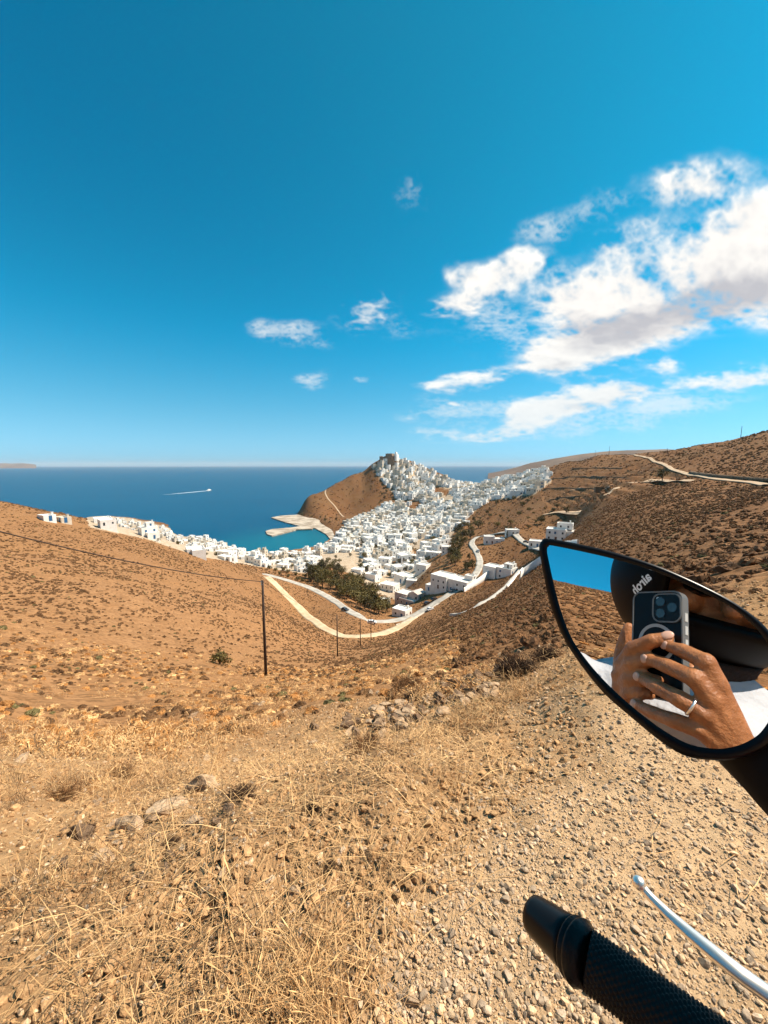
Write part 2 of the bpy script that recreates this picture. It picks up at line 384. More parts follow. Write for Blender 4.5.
TOWN = [[(84, 514), (130, 518), (180, 530), (250, 550), (300, 553), (335, 545), (348, 524), (375, 511), (398, 500), (384, 482), (372, 467), (386, 459), (402, 460), (430, 470), (455, 484), (500, 478), (545, 470), (552, 480), (535, 494), (490, 500),
         (474, 512), (455, 532), (440, 552), (425, 572), (396, 600), (372, 592), (360, 578), (330, 566), (305, 574), (255, 566), (200, 557), (150, 540), (90, 527)]]
BROWN_PATCH = [[(445, 558), (425, 575), (405, 585), (412, 592), (432, 582), (458, 566), (460, 552)], [(412, 548), (432, 552), (438, 560), (420, 566)], [(404, 500), (418, 498), (424, 508), (408, 512)],
               [(436, 485), (450, 490), (446, 496), (432, 492)], [(392, 562), (404, 558), (402, 570), (390, 574)], [(460, 522), (474, 516), (470, 530), (462, 536)]]
GRAVEL_POLY = [(620, 690), (585, 705), (556, 760), (500, 820), (440, 880), (405, 960), (380, 1100), (330, 1600), (3000, 1600), (3000, 640), (820, 640), (768, 660), (700, 660)]
def gravel_soft(px, py, x, y):
    """trodden gravel, 0..1, with a ragged edge running out into the grass"""
    jx = 75 * fbm(x, y, .9, 3, 201); a = 0
    for k in range(-3, 4): a = a + inpoly(px + jx + 20 * k, py, GRAVEL_POLY)
    return a / 7.0
def build_terrain():
    azv = np.concatenate([np.linspace(-53, 53, 700), np.linspace(53, 307, 170)[1:-1]]) * math.pi / 180
    rv = np.exp(np.linspace(math.log(.3), math.log(1650), 560))
    A, RR = np.meshgrid(azv, rv, indexing='ij'); a = A.ravel(); r = RR.ravel()
    t = slope_t(a, r); x = np.sin(a) * r; y = np.cos(a) * r
    z = CZ + r * t
    px, py, dep = project(np.stack([x, y, z], -1)); vis = dep > .05
    town = np.zeros(len(x)); 
    for p in TOWN: town = np.maximum(town, inpoly(px, py, p) & vis & (r > 180))
    for p in BROWN_PATCH: town = town * (1 - (inpoly(px, py, p) & vis))
    grav = gravel_soft(px, py, x, y) * vis * (r < 7)
    grav = np.where(vis & (py < 1400), grav, ((r < 6) & (x > -3)) * 1.0)
    # relief
    z += .022 * (np.abs(fbm(x, y, .22, 3, 1)) * 2 - .6) * (r < 9) * (1 - .65 * grav)
    z += .10 * fbm(x, y, .9, 3, 4) * sstep(.9, 2.4, r) * (1 - sstep(20, 45, r)) * (1 - .8 * grav)
    z += .22 * fbm(x, y, 4.5, 3, 9) * sstep(5, 14, r) * (1 - town)
    z += 1.0 * fbm(x, y, 26, 3, 15) * sstep(35, 110, r) * (1 - town)
    z += 4.0 * fbm(x, y, 85, 3, 21) * sstep(240, 480, r) * (1 - town) * sstep(2, 30, z)
    z = np.where((a < az_t(296, 500)[0]) & (a > az_t(238, 500)[0]) & (r > 730), np.minimum(z, -5), z)   # open water
    # terraced fields on the right-hand hillside
    ter = inpoly(px, py, [(535, 480), (560, 462), (600, 458), (660, 466), (690, 480), (640, 490), (600, 500), (550, 510)]) & vis & (r > 250)
    zt = np.floor(z / 3.5) * 3.5 + 3.5 * sstep(.72, 1.0, (z / 3.5) % 1.0)
    z = np.where(ter, .25 * z + .75 * zt, z)
    V = np.stack([x, y, z], -1)
    na, nr = A.shape; I = np.arange(na * nr).reshape(na, nr)
    i2 = np.roll(I, -1, 0)
    F = np.stack([I[:, :-1], I[:, 1:], i2[:, 1:], i2[:, :-1]], -1).reshape(-1, 4)
    me = fast_mesh('ground', V, F, True)
    # brown, shrubby country: the right-hand hill and the castle hill
    brown = np.where(a > 0, sstep(9, 16, np.degrees(a) + 9 * sstep(200, 60, r) * 0) * sstep(6, 16, r), 0.0)
    brown = np.maximum(brown, sstep(560, 640, r) * (a < .3))
    brown = np.maximum(brown, .35 * sstep(60, 200, r))
    brown = np.where(np.abs(a) > R(60), .75 * sstep(6, 14, r), brown)
    for nm, val in (('town', town), ('gravel', grav), ('brown', brown), ('dist', np.minimum(r / 100, 10))):
        at = me.attributes.new(nm, 'FLOAT', 'POINT'); at.data.foreach_set('value', val.astype(np.float32))
    return me, V, F
g_me, g_V, g_F = build_terrain()
GROUND_BVH = BVHTree.FromPolygons([tuple(v) for v in g_V.tolist()], g_F.tolist())
def hit(px, py):
    """the ground point seen in a direction; at a crest, the first one a little below it"""
    for k in range(14):
        h = GROUND_BVH.ray_cast(Vector((0, 0, CZ)), Vector(ray(px, py + .5 * k)).normalized())[0]
        if h is not None and h.z > -.5: return h
    return None
def gz(x, y):
    h = GROUND_BVH.ray_cast(Vector((x, y, 900)), Vector((0, 0, -1)))[0]
    return h.z if h is not None else -10.0

def ground_material():
    m = bpy.data.materials.new('dry hillside'); m.use_nodes = True; w = NT(m.node_tree); b = w.n['Principled BSDF']
    b.inputs['Roughness'].default_value = .95; b.inputs['Specular IOR Level'].default_value = .1
    P = w.new('ShaderNodeNewGeometry').outputs['Position']
    def attr(n): k = w.new('ShaderNodeAttribute', attribute_name=n); return k.outputs['Fac']
    n_big = w.ramp(w.noise(P, .035, 5), .35, .65); n_mid = w.ramp(w.noise(P, .5, 6, .6), .35, .68); n_fine = w.ramp(w.noise(P, 9, 6, .65), .32, .7)
    n_xf = w.ramp(w.noise(P, 60, 4, .6), .3, .7)
    straw = w.mix(n_mid, (.41, .212, .095), (.29, .142, .06))
    straw = w.mix(w.math('MULTIPLY', n_big, .5), straw, (.37, .18, .07))
    brn = w.mix(n_mid, (.25, .112, .044), (.17, .072, .027))
    brn = w.mix(w.math('MULTIPLY', n_big, .5), brn, (.28, .155, .07))
    clump = w.math('MULTIPLY', w.ramp(w.noise(P, 2.6, 4, .6), .48, .60), .9); clump2 = w.math('MULTIPLY', w.ramp(w.noise(P, .9, 4, .65), .54, .66), .45)
    straw = w.mix(clump2, w.mix(clump, straw, (.20, .10, .042)), (.25, .13, .055)); brn = w.mix(clump2, w.mix(clump, brn, (.085, .04, .017)), (.30, .175, .085))
    c = w.mix(attr('brown'), straw, brn)
    soil = w.mix(n_fine, (.54, .325, .155), (.35, .20, .09))
    soil = w.mix(w.math('MULTIPLY', n_xf, .45), soil, (.30, .18, .095))
    near = w.ramp(attr('dist'), .09, .03)
    c = w.mix(w.math('MULTIPLY', near, .75), c, soil)
    c = w.mix(attr('gravel'), c, w.mix(n_fine, (.60, .395, .22), (.46, .29, .155)))
    c = w.mix(w.math('MULTIPLY', attr('town'), .85), c, w.mix(n_mid, (.55, .45, .34), (.38, .27, .17)))
    c = w.mix(w.math('MULTIPLY', w.ramp(w.noise(P, 22, 3), .62, .75), w.math('MULTIPLY', near, .5)), c, (.24, .15, .085))
    w.l.new(c, b.inputs['Base Color'])
    bn = w.new('ShaderNodeBump'); bn.inputs['Strength'].default_value = .7; bn.inputs['Distance'].default_value = .03
    w.l.new(w.math('ADD', w.noise(P, 30, 8, .7), w.math('MULTIPLY', w.noise(P, 3, 4), 2.0)), bn.inputs['Height'])
    w.l.new(bn.outputs[0], b.inputs['Normal'])
    return m
ground = link('ground', g_me, None, [ground_material()]); tag(ground, kind='structure')

# ------------------------------------------------------------------ sea, far land
def build_sea():
    m = bpy.data.materials.new('sea'); m.use_nodes = True; w = NT(m.node_tree); b = w.n['Principled BSDF']
    P = w.new('ShaderNodeNewGeometry').outputs['Position']
    hb = hit(300, 549); 
    dv = w.new('ShaderNodeVectorMath', operation='DISTANCE'); w.l.new(P, dv.inputs[0]); dv.inputs[1].default_value = SHALLOW
    sh = w.ramp(w.math('ADD', dv.outputs['Value'], w.math('MULTIPLY', w.noise(P, .02, 3), 90)), 230, 60)
    sw = w.ramp(w.noise(w.vmath('MULTIPLY', P, (.25, 1.0, 1.0)), .006, 5, .6), .35, .7)
    c = w.mix(w.math('MULTIPLY', sw, .5), (.0003, .060, .125), (.0003, .044, .10))
    c = w.mix(sh, c, (.003, .115, .16))
    w.l.new(c, b.inputs['Base Color']); b.inputs['Roughness'].default_value = .32; b.inputs['Specular IOR Level'].default_value = .14; b.inputs['IOR'].default_value = 1.33
    bn = w.new('ShaderNodeBump'); bn.inputs['Strength'].default_value = .35; bn.inputs['Distance'].default_value = .5
    w.l.new(w.noise(P, .35, 6, .6), bn.inputs['Height']); w.l.new(bn.outputs[0], b.inputs['Normal'])
    n = 72; rs = [200, 500, 800, 1200, 1800, 3000, 6000, 14000, 40000]
    V = []; F = []
    for r in rs:
        for k in range(n): V.append((math.sin(2 * math.pi * k / n) * r, math.cos(2 * math.pi * k / n) * r, 0))
    for j in range(len(rs) - 1):
        for k in range(n): F.append((j * n + k, (j + 1) * n + k, (j + 1) * n + (k + 1) % n, j * n + (k + 1) % n))
    o = link('sea', fast_mesh('sea', np.array(V), np.array(F)), None, [m]); tag(o, kind='structure')
def at_z(px, py, z):
    v = ray(px, py); t = (z - CZ) / v[2]; return Vector((v[0] * t, v[1] * t, z))
SHALLOW = at_z(305, 541, 0)
build_sea()

def far_land(name, prof, dist, depth, mat):
    """a headland: crest profile (px, py) at a distance, with slopes down to the sea on both sides"""
    V = []; n = 90; m = 9
    xs = np.linspace(prof[0][0], prof[-1][0], n); ys = np.interp(xs, [p[0] for p in prof], [p[1] for p in prof])
    for i in range(n):
        v = ray(xs[i], ys[i]); s = dist / math.hypot(v[0], v[1])
        x, y, z = v[0] * s, v[1] * s, max(CZ + v[2] * s, 1)
        d = np.array([x, y]) / math.hypot(x, y)
        for j in range(m):
            f = (j / (m - 1)) * 2 - 1
            q = np.array([x, y]) + d * f * depth
            hgt = z * (1 - abs(f)) ** .8
            hgt += 10 * float(fbm(np.array([q[0]]), np.array([q[1]]), 260, 3, 5)[0]) * (1 - abs(f)) * min(1, z / 60)
            V.append((q[0], q[1], hgt - 3))
    I = np.arange(n * m).reshape(n, m)
    F = np.stack([I[:-1, :-1], I[1:, :-1], I[1:, 1:], I[:-1, 1:]], -1).reshape(-1, 4)
    o = link(name, fast_mesh(name, np.array(V), F, True), None, [mat]); tag(o, kind='structure')
m_far = M('far headland', (.20, .13, .085), .95, (.14, .09, .06), .004, lo=.4, hi=.6)
far_land('headland', [(488, 473), (500, 470.5), (515, 467), (530, 462.5), (545, 460), (570, 455.5), (600, 452), (640, 449.5), (665, 449), (700, 452), (760, 458)], 3600, 420, m_far)
far_land('island', [(-30, 464), (-10, 463.2), (10, 463.4), (24, 463.1), (36, 464.6)], 19000, 600, m_far)
# ------------------------------------------------------------------ roads and paths draped on the ground
ROAD_PTS = []
def pix_path(pts, step=4.0):
    """pixel polyline -> dense world polyline on the ground"""
    out = []
    for (x0, y0), (x1, y1) in zip(pts, pts[1:]):
        n = max(2, int(math.hypot(x1 - x0, y1 - y0) / step))
        for k in range(n):
            h = hit(x0 + (x1 - x0) * k / n, y0 + (y1 - y0) * k / n)
            if h is not None: out.append(h)
    h = hit(*pts[-1])
    if h is not None: out.append(h)
    return out
def resample(P, step):
    P = np.array([tuple(p) for p in P]); 
    for _ in range(3): P[1:-1] = (P[:-2] + 2 * P[1:-1] + P[2:]) / 4
    d = np.concatenate([[0], np.cumsum(np.linalg.norm(np.diff(P[:, :2], axis=0), axis=1))])
    n = max(3, int(d[-1] / step)); s = np.linspace(0, d[-1], n)
    return np.stack([np.interp(s, d, P[:, k]) for k in range(3)], -1)
def ribbon(name, P, width, mat, lift=.2, thick=.5, step=2.5, kind='structure', keep=True, cross=5):
    P = resample(P, step); n = len(P); T = np.gradient(P[:, :2], axis=0); T /= np.linalg.norm(T, axis=1)[:, None] + 1e-9
    Nn = np.stack([-T[:, 1], T[:, 0]], -1); V = []
    zc = np.array([gz(*p[:2]) for p in P])
    k = np.ones(5) / 5; zc = np.convolve(np.pad(zc, 2, 'edge'), k, 'valid')
    for i in range(n):
        for j in range(cross):
            u_ = (j / (cross - 1)) - .5; wv = 1 + .16 * float(fbm(np.array([i * step]), np.array([50.0 * (u_ > 0)]), 9, 2, 61)[0]) + .10 * float(fbm(np.array([i * step]), np.array([50.0 * (u_ > 0)]), 2.5, 2, 67)[0]); q = P[i, :2] + Nn[i] * width * u_ * wv
            V.append((q[0], q[1], max(gz(*q) + lift * .6, zc[i] + lift)))
        if keep: ROAD_PTS.append((P[i, 0], P[i, 1], width))
    for i in range(n):
        for j in (0, cross - 1):
            a = V[i * cross + j]; V.append((a[0], a[1], a[2] - thick - lift))
    I = np.arange(n * cross).reshape(n, cross); S = n * cross + np.arange(2 * n).reshape(n, 2)
    F = [np.stack([I[:-1, :-1], I[1:, :-1], I[1:, 1:], I[:-1, 1:]], -1).reshape(-1, 4),
         np.stack([I[:-1, 0], S[:-1, 0], S[1:, 0], I[1:, 0]], -1), np.stack([I[:-1, -1], I[1:, -1], S[1:, 1], S[:-1, 1]], -1)]
    o = link(name, fast_mesh(name, np.array(V), F), None, [mat])
    if kind: tag(o, kind=kind)
    return o, P, Nn
m_conc = M('pale concrete', (.58, .52, .44), .9, (.47, .41, .34), .25, .3, 3)
m_dirt = M('pale dirt', (.62, .47, .30), .95, (.50, .36, .22), .3, .3, 3)
m_track = M('tan dirt track', (.52, .37, .24), .95, (.42, .29, .18), .2, .3, 3)
m_road = M('worn concrete road', (.50, .45, .38), .9, (.36, .32, .27), .3, .3, 3)
main_px = [(262, 574), (285, 580), (310, 588), (332, 599), (350, 612), (366, 621), (390, 622), (412, 617), (432, 606), (449, 595), (464, 586), (474, 577), (481, 567), (480, 556), (473, 548), (469, 543), (476, 537), (496, 534), (515, 531), (519, 540), (530, 545), (541, 551), (552, 548)]
main_road, MR_P, MR_N = ribbon('road', pix_path(main_px), 4.5, m_road, .2, .5)
ribbon('dirt_track', pix_path([(266, 577), (280, 590), (293, 603), (308, 616), (324, 629), (340, 637), (360, 637), (382, 634), (400, 627), (414, 618)]), 4.4, m_dirt, .15, .4)
_, FP_P, FP_N = ribbon('footpath', pix_path([(452, 617), (470, 610), (486, 602), (498, 594), (507, 586), (514, 578), (520, 570)]), 2.0, m_conc, .2, .5)
ribbon('hill_road', pix_path([(790, 486), (768, 484.5), (745, 482), (722, 480), (704, 477.5), (690, 474.5), (676, 471), (665, 466.5), (658, 461.5), (646, 457.5), (634, 455), (628, 454)]), 3.0, m_track, .1, .12)
ribbon('hill_road', pix_path([(629, 483), (640, 481.5), (652, 482), (662, 481), (676, 481), (690, 481.5)]), 4, m_track, .1, .12)
ribbon('hill_road', pix_path([(543, 515), (556, 512), (566, 512.5), (578, 514.5)]), 5, m_track, .1, .12)
ribbon('footpath', pix_path([(326, 487), (324, 493), (327, 499), (333, 504), (339, 510), (344, 517)]), 3.2, m_track, .3, .4)
ribbon('footpath', pix_path([(604, 497), (612, 492), (620, 487)]), 2.5, m_track, .1, .12)
ribbon('hill_road', pix_path([(563, 494), (572, 490), (580, 489)]), 4, m_track, .1, .12)

# ------------------------------------------------------------------ harbour quay and mole
def slab_poly(name, pts, z, thick, mat):
    bm = bmesh.new(); P = [at_z(x, y, z) for x, y in pts]
    f = bm.faces.new([bm.verts.new(p) for p in P])
    if f.normal.z < 0: f.normal_flip()
    g = bmesh.ops.extrude_face_region(bm, geom=[f]); vs = [v for v in g['geom'] if isinstance(v, bmesh.types.BMVert)]
    bmesh.ops.translate(bm, vec=(0, 0, -thick), verts=vs)
    bmesh.ops.recalc_face_normals(bm, faces=bm.faces)
    return obj(name, bm, mat)
m_quay = M('quay concrete', (.52, .43, .33), .9, (.30, .23, .165), .06, lo=.4, hi=.6)
q = slab_poly('quay', [(271, 517.5), (281, 515.5), (300, 514.5), (318, 517), (332, 523), (340, 530), (345, 540), (332, 546), (331, 540), (326, 534), (315, 528), (300, 526), (285, 522)], 1.6, 4, m_quay); tag(q, kind='structure')
pz = slab_poly('mole', [(265.5, 531), (272, 529), (290, 527.5), (304, 525.5), (314, 526.2), (312, 529), (296, 529.5), (281, 533.5), (272, 535.5), (267, 534)], 1.9, 4, m_quay); tag(pz, kind='structure')

# ------------------------------------------------------------------ houses
m_white = M('lime wash', (.86, .83, .78), .85, (.78, .74, .68), .5, .15, 8)
m_cream = M('cream plaster', (.66, .57, .45), .85, (.58, .49, .38), .5)
m_pink = M('pale rose plaster', (.66, .54, .47), .85, (.58, .47, .40), .5)
m_roof = M('whitewashed roof', (.82, .78, .71), .9, (.70, .64, .56), .4)
m_dark = M('dark window', (.02, .025, .03), .25, spec=.5)
m_blue = M('blue painted wood', (.03, .12, .26), .5)
m_teal = M('teal painted wood', (.02, .20, .22), .5)
m_brownw = M('brown wood', (.12, .06, .03), .6)
m_cstone = M('tan castle stone', (.35, .235, .15), .95, (.25, .165, .105), .4)
m_stone = M('dry stone', (.20, .125, .07), .95, (.13, .08, .045), .6, .5, 3)
m_tile = M('terracotta', (.36, .15, .07), .85)

def block(bm, x, y, w, d, h, par=.5, base=4.0, z=0.0):
    """flat-roofed cube with a parapet rim, foundation below ground"""
    t = .3
    zz = [(-base if z == 0 else z - .02), h]
    o = [(x - w / 2, y - d / 2), (x + w / 2, y - d / 2), (x + w / 2, y + d / 2), (x - w / 2, y + d / 2)]
    i_ = [(x - w / 2 + t, y - d / 2 + t), (x + w / 2 - t, y - d / 2 + t), (x + w / 2 - t, y + d / 2 - t), (x - w / 2 + t, y + d / 2 - t)]
    lo = [bm.verts.new((*p, zz[0])) for p in o]; hi = [bm.verts.new((*p, h + par)) for p in o]
    ti = [bm.verts.new((*p, h + par)) for p in i_]; ri = [bm.verts.new((*p, h)) for p in i_]
    for k in range(4):
        k2 = (k + 1) % 4
        bm.faces.new((lo[k], lo[k2], hi[k2], hi[k])); bm.faces.new((hi[k], hi[k2], ti[k2], ti[k])); bm.faces.new((ti[k], ti[k2], ri[k2], ri[k]))
    f = bm.faces.new(ri); f.material_index = 1
    bm.faces.new(list(reversed(lo)))
def pane_mesh(w, h, mat, t=.12):
    bm = bmesh.new(); add_box(bm, (0, 0, 0), (w, t, h)); me = bpy.data.meshes.new('window'); bm.to_mesh(me); bm.free(); me.materials.append(mat); return me
W_ME = {k: pane_mesh(*a) for k, a in dict(small=(.9, 1.1, m_dark), tall=(1.0, 1.9, m_dark), wide=(2.2, 1.5, m_dark), door=(1.1, 2.2, m_blue), doorb=(1.1, 2.2, m_brownw), shut=(1.0, 1.3, m_blue), gate=(3.0, 2.6, m_teal)).items()}
def opening(parent, kind, x, y, z, face):
    """face: 's','n','e','w' - the wall the opening sits in"""
    nm = 'door' if kind.startswith('door') else ('gate' if kind == 'gate' else 'window')
    o = link(nm, W_ME[kind], parent); o.location = (x, y, z)
    if face in 'ew': o.rotation_euler = (0, 0, math.pi / 2)
    return o
def wall_openings(parent, x, y, w, d, h, rnd, z0=0.0, dens=1.0, door=True):
    """openings in the four walls of a block, set 3 cm proud of the wash"""
    for face in 'swe':
        L = w if face in 'sn' else d; n = max(1, int(L / 3.2 * dens)); fl = max(1, int((h - z0) / 2.9))
        for f in range(fl):
            for k in range(n):
                if rnd.random() < .25: continue
                u = (k + .5) / n * L - L / 2 + rnd.uniform(-.3, .3); zc = z0 + 1.55 + f * 2.95
                kd = rnd.choice(('small', 'small', 'tall', 'shut'))
                if f == 0 and k == n // 2 and door and z0 == 0: kd = rnd.choice(('door', 'doorb')); zc = 1.1
                if kd == 'tall': zc -= .35
                if face == 's': opening(parent, kd, x + u, y - d / 2 + .03, zc, 's')
                elif face == 'e': opening(parent, kd, x + w / 2 - .03, y + u, zc, 'e')
                else: opening(parent, kd, x - w / 2 + .03, y + u, zc, 'w')
def house(blocks, wallmat, seed=0, name='house', dens=1.0, parts=True, extras=None):
    """a house: (x, y, w, d, h[, z0]) blocks -> wall mesh, windows, doors, chimneys as its parts (children of an Empty)"""
    rnd = random.Random(seed); root = bpy.data.objects.new(name, None); COL.objects.link(root)
    bm = bmesh.new()
    for b in blocks: block(bm, *b[:5], z=(b[5] if len(b) > 5 else 0))
    obj('wall', bm, [wallmat, m_roof], root)
    if parts:
        for b in blocks: wall_openings(root, *b[:5], rnd, z0=(b[5] if len(b) > 5 else 0), dens=dens)
        b = blocks[-1]; bm = bmesh.new(); add_box(bm, (b[0] + b[2] * .3, b[1] + b[3] * .3, b[4] + .7), (.6, .6, 1.5)); add_box(bm, (b[0] + b[2] * .3, b[1] + b[3] * .3, b[4] + 1.5), (.8, .8, .12))
        obj('chimney', bm, wallmat, root)
    return root
def copy_tree(o, parent=None):
    c = o.copy(); COL.objects.link(c)
    if parent is not None: c.parent = parent
    for ch in list(o.children): copy_tree(ch, c)
    return c
def small_house_mesh(seed):
    """far house: one mesh, openings inset as dark faces"""
    rnd = random.Random(seed); bm = bmesh.new(); w = rnd.uniform(6.5, 10); d = rnd.uniform(6, 9); h = rnd.choice((3.2, 3.4, 6.0, 6.3))
    bl = [(0, 0, w, d, h)]
    if rnd.random() < .7: bl.append((rnd.uniform(-.8, .8) * w, rnd.uniform(-.2, .4) * d, w * .7, d * .7, 3.1 if h > 5 else rnd.choice((3.0, 5.8))))
    if rnd.random() < .4: bl.append((w * .15, d * .1, w * .5, d * .5, h + 2.6, h))
    for b in bl: block(bm, *b[:5], z=(b[5] if len(b) > 5 else 0))
    for b in bl[:2]:
        for face in 'swe':
            L = b[2] if face == 's' else b[3]; n = max(1, int(L / 3))
            for f in range(max(1, int(b[4] / 2.9))):
                for k in range(n):
                    if rnd.random() < .3: continue
                    u = (k + .5) / n * L - L / 2; zc = 1.6 + f * 2.9; s = (rnd.uniform(.9, 1.3), rnd.uniform(1.2, 2.0))
                    if face == 's': add_box(bm, (b[0] + u, b[1] - b[3] / 2, zc), (s[0], .14, s[1]), mi=2)
                    elif face == 'e': add_box(bm, (b[0] + b[2] / 2, b[1] + u, zc), (.14, s[0], s[1]), mi=2)
                    else: add_box(bm, (b[0] - b[2] / 2, b[1] + u, zc), (.14, s[0], s[1]), mi=2)
    me = bpy.data.meshes.new('house'); bm.to_mesh(me); bm.free()
    for m in (rnd.choice((m_white, m_white, m_white, m_white, m_cream)), m_roof, m_dark if rnd.random() < .7 else m_blue): me.materials.append(m)
    return me
HOUSE_XY = []      # x, y, radius
def set_house(o, px, py, yaw, sc=1.0, sink=0.0):
    h = hit(px, py)
    if h is None: print('house missed', px, py); h = Vector((0, 300, 40))
    o.location = (h.x, h.y, h.z - sink); o.rotation_euler = (0, 0, R(yaw)); o.scale = (sc,) * 3
    return o
# the houses near the road bend, one by one: base pixel, yaw, blocks, label
near = [
    (47, 520.5, -30, [(0, 0, 6, 4, 1.9)], m_white, 'low white house alone at the far left end of the shore row'),
    (63, 522, -30, [(0, 0, 7, 3.5, 1.8)], m_cream, 'long low cream shed second from the left end of the shore row'),
    (452, 589, -44, [(-6, 0, 11, 10, 7.2), (5.5, 1.5, 12.4, 10, 6.4), (9, 4.5, 5, 4, 8.6, 6.4)], m_white, 'long white two-storey house above the bend of the concrete road'),
    (408, 602, -40, [(-3, 1, 9, 9, 5.2), (5, 2.5, 7.4, 8, 6.0), (3, -3.5, 11, 4, 3.2)], m_pink, 'rose-tinted house beside the road bend with a low terrace in front'),
    (402, 615, -36, [(0, 0, 8.2, 6.5, 3.5)], m_white, 'single-storey white cube lowest beside the road junction'),
    (437, 592, -44, [(0, 0, 6, 6, 3.6), (-5.2, 1, 4.6, 5, 3.0)], m_white, 'small white annex just below the long two-storey house'),
    (423, 571, -34, [(0, 0, 9.5, 8, 5.6)], m_white, 'lone white cube house at the top of the bare brown patch'),
    (390, 591, -32, [(0, 0, 12, 10, 6.0), (-8.5, 2, 6, 7, 3.3)], m_white, 'broad white house with a shaded end wall next to the trees'),
    (425, 557, -26, [(-3, 0, 9, 9, 6.2), (5.6, 2, 8, 8, 5.6), (-2, 2, 4, 4, 8.4, 6.2)], m_white, 'tall white block of stacked cubes amid the lower town'),
    (500, 577, -46, [(-5, 0, 8, 8, 5.6), (3.6, 1, 9, 8, 6.0), (5, 2, 5, 5, 8.2, 6.0)], m_white, 'white stepped house on the slope above the footpath'),
    (562, 540, -30, [(-3, 0, 10, 9, 6.0), (7, 1, 9.6, 8, 5.2), (1, 3, 8, 5, 9.0, 6.0)], m_white, 'white villa with upper storey on the hillside behind the motorcycle mirror'),
    (538, 546, -28, [(0, 0, 11, 7, 3.4)], m_white, 'low white outbuilding beside the hillside villa'),
    (494, 543, -10, [(-4, 0, 8, 7, 5.4), (4, 1, 8, 7, 3.6)], m_white, 'white house where the road turns below the dark trees'),
    (512, 534, -6, [(0, 0, 10, 7, 3.6)], m_white, 'low white house beside the upper end of the concrete road'),
    (384, 604, -20, [(0, 0, 7, 6, 3.2)], m_cream, 'cream hut half hidden by the trees below the road'),
    (446, 553, -10, [(0, 0, 8, 8, 6.2), (6, 2, 5, 6, 3.2)], m_white, 'white two-storey house left of the dark trees'),
    (372, 580, -30, [(0, 0, 11, 8, 5.6), (3, 2, 5, 5, 8.2, 5.6)], m_white, 'white house with roof room just above the trees'),
    (412, 584, -18, [(0, 0, 8, 6, 3.2)], m_white, 'low white shed on the bare brown patch'),
]
for i, (px, py, yaw, bl, mt, lab) in enumerate(near):
    o = set_house(house(bl, mt, 100 + i), px, py, yaw); tag(o, lab, 'house', 'houses near the road bend')
    HOUSE_XY.append((o.location.x, o.location.y, 11))
hb = [o for o in COL.objects if o.get('label', '').startswith('small white annex')][0]
opening(hb, 'gate', 1.2, -2.97, 1.3, 's')['label'] = 'teal garage gate'
# gable on the rose house
def gable():
    r = [o for o in COL.objects if o.get('label', '').startswith('rose-tinted')][0]
    bm = bmesh.new(); v = [bm.verts.new(p) for p in ((1.3, -1.55, 6.5), (8.7, -1.55, 6.5), (5, -1.55, 8.0), (1.3, 6.5, 6.5), (8.7, 6.5, 6.5), (5, 6.5, 8.0))]
    for f in ((0, 1, 2), (5, 4, 3), (0, 2, 5, 3), (2, 1, 4, 5), (1, 0, 3, 4)): bm.faces.new([v[k] for k in f])
    obj('roof', bm, m_pink, r)
gable()

# the town: individual houses copied from a few builds
mid_src = []
for s in range(8):
    rnd = random.Random(s); w, d = rnd.uniform(7, 10), rnd.uniform(6, 8.5); h = (3.3, 6.1, 6.1, 3.5, 6.3, 3.3, 6.0, 3.4)[s]
    bl = [(0, 0, w, d, h)]
    if s % 2: bl.append((w * .62, 1, w * .6, d * .75, 3.2))
    if s in (1, 4, 6): bl.append((0, 1, w * .5, d * .5, h + 2.5, h))
    mid_src.append((bl, (m_white, m_white, m_white, m_white, m_cream, m_white, m_white, m_white)[s]))
far_me = [small_house_mesh(40 + s) for s in range(14)]
ZONES = [('coast', [(106, 519), (130, 521), (180, 533), (250, 551), (300, 553), (335, 547), (330, 566), (305, 574), (255, 566), (200, 557), (150, 540), (90, 527)], 'white houses along the shore', 'on the shore below the dry slope'),
         ('castle', [(372, 467), (386, 460), (402, 460), (430, 470), (455, 484), (440, 500), (400, 500), (384, 482)], 'white houses crowding the castle hill', 'crowding the hill under the castle'),
         ('ridge', [(455, 484), (500, 478), (545, 470), (553, 478), (535, 494), (490, 500), (474, 512), (455, 500)], 'white houses along the far ridge', 'on the ridge right of the castle hill'),
         ('harbour', [(335, 545), (345, 524), (375, 512), (400, 512), (380, 545), (345, 566), (330, 566)], 'white houses behind the harbour', 'between the harbour and the castle hill'),
         ('valley', [(375, 510), (400, 500), (440, 500), (474, 512), (455, 532), (440, 552), (425, 572), (396, 598), (372, 592), (360, 578), (345, 566), (380, 545), (400, 512)], 'white houses filling the valley', 'in the valley between harbour and road')]
def zone_of(px, py):
    for z in ZONES:
        if inpoly([px], [py], z[1])[0]: return z
    return None
town_pts = []
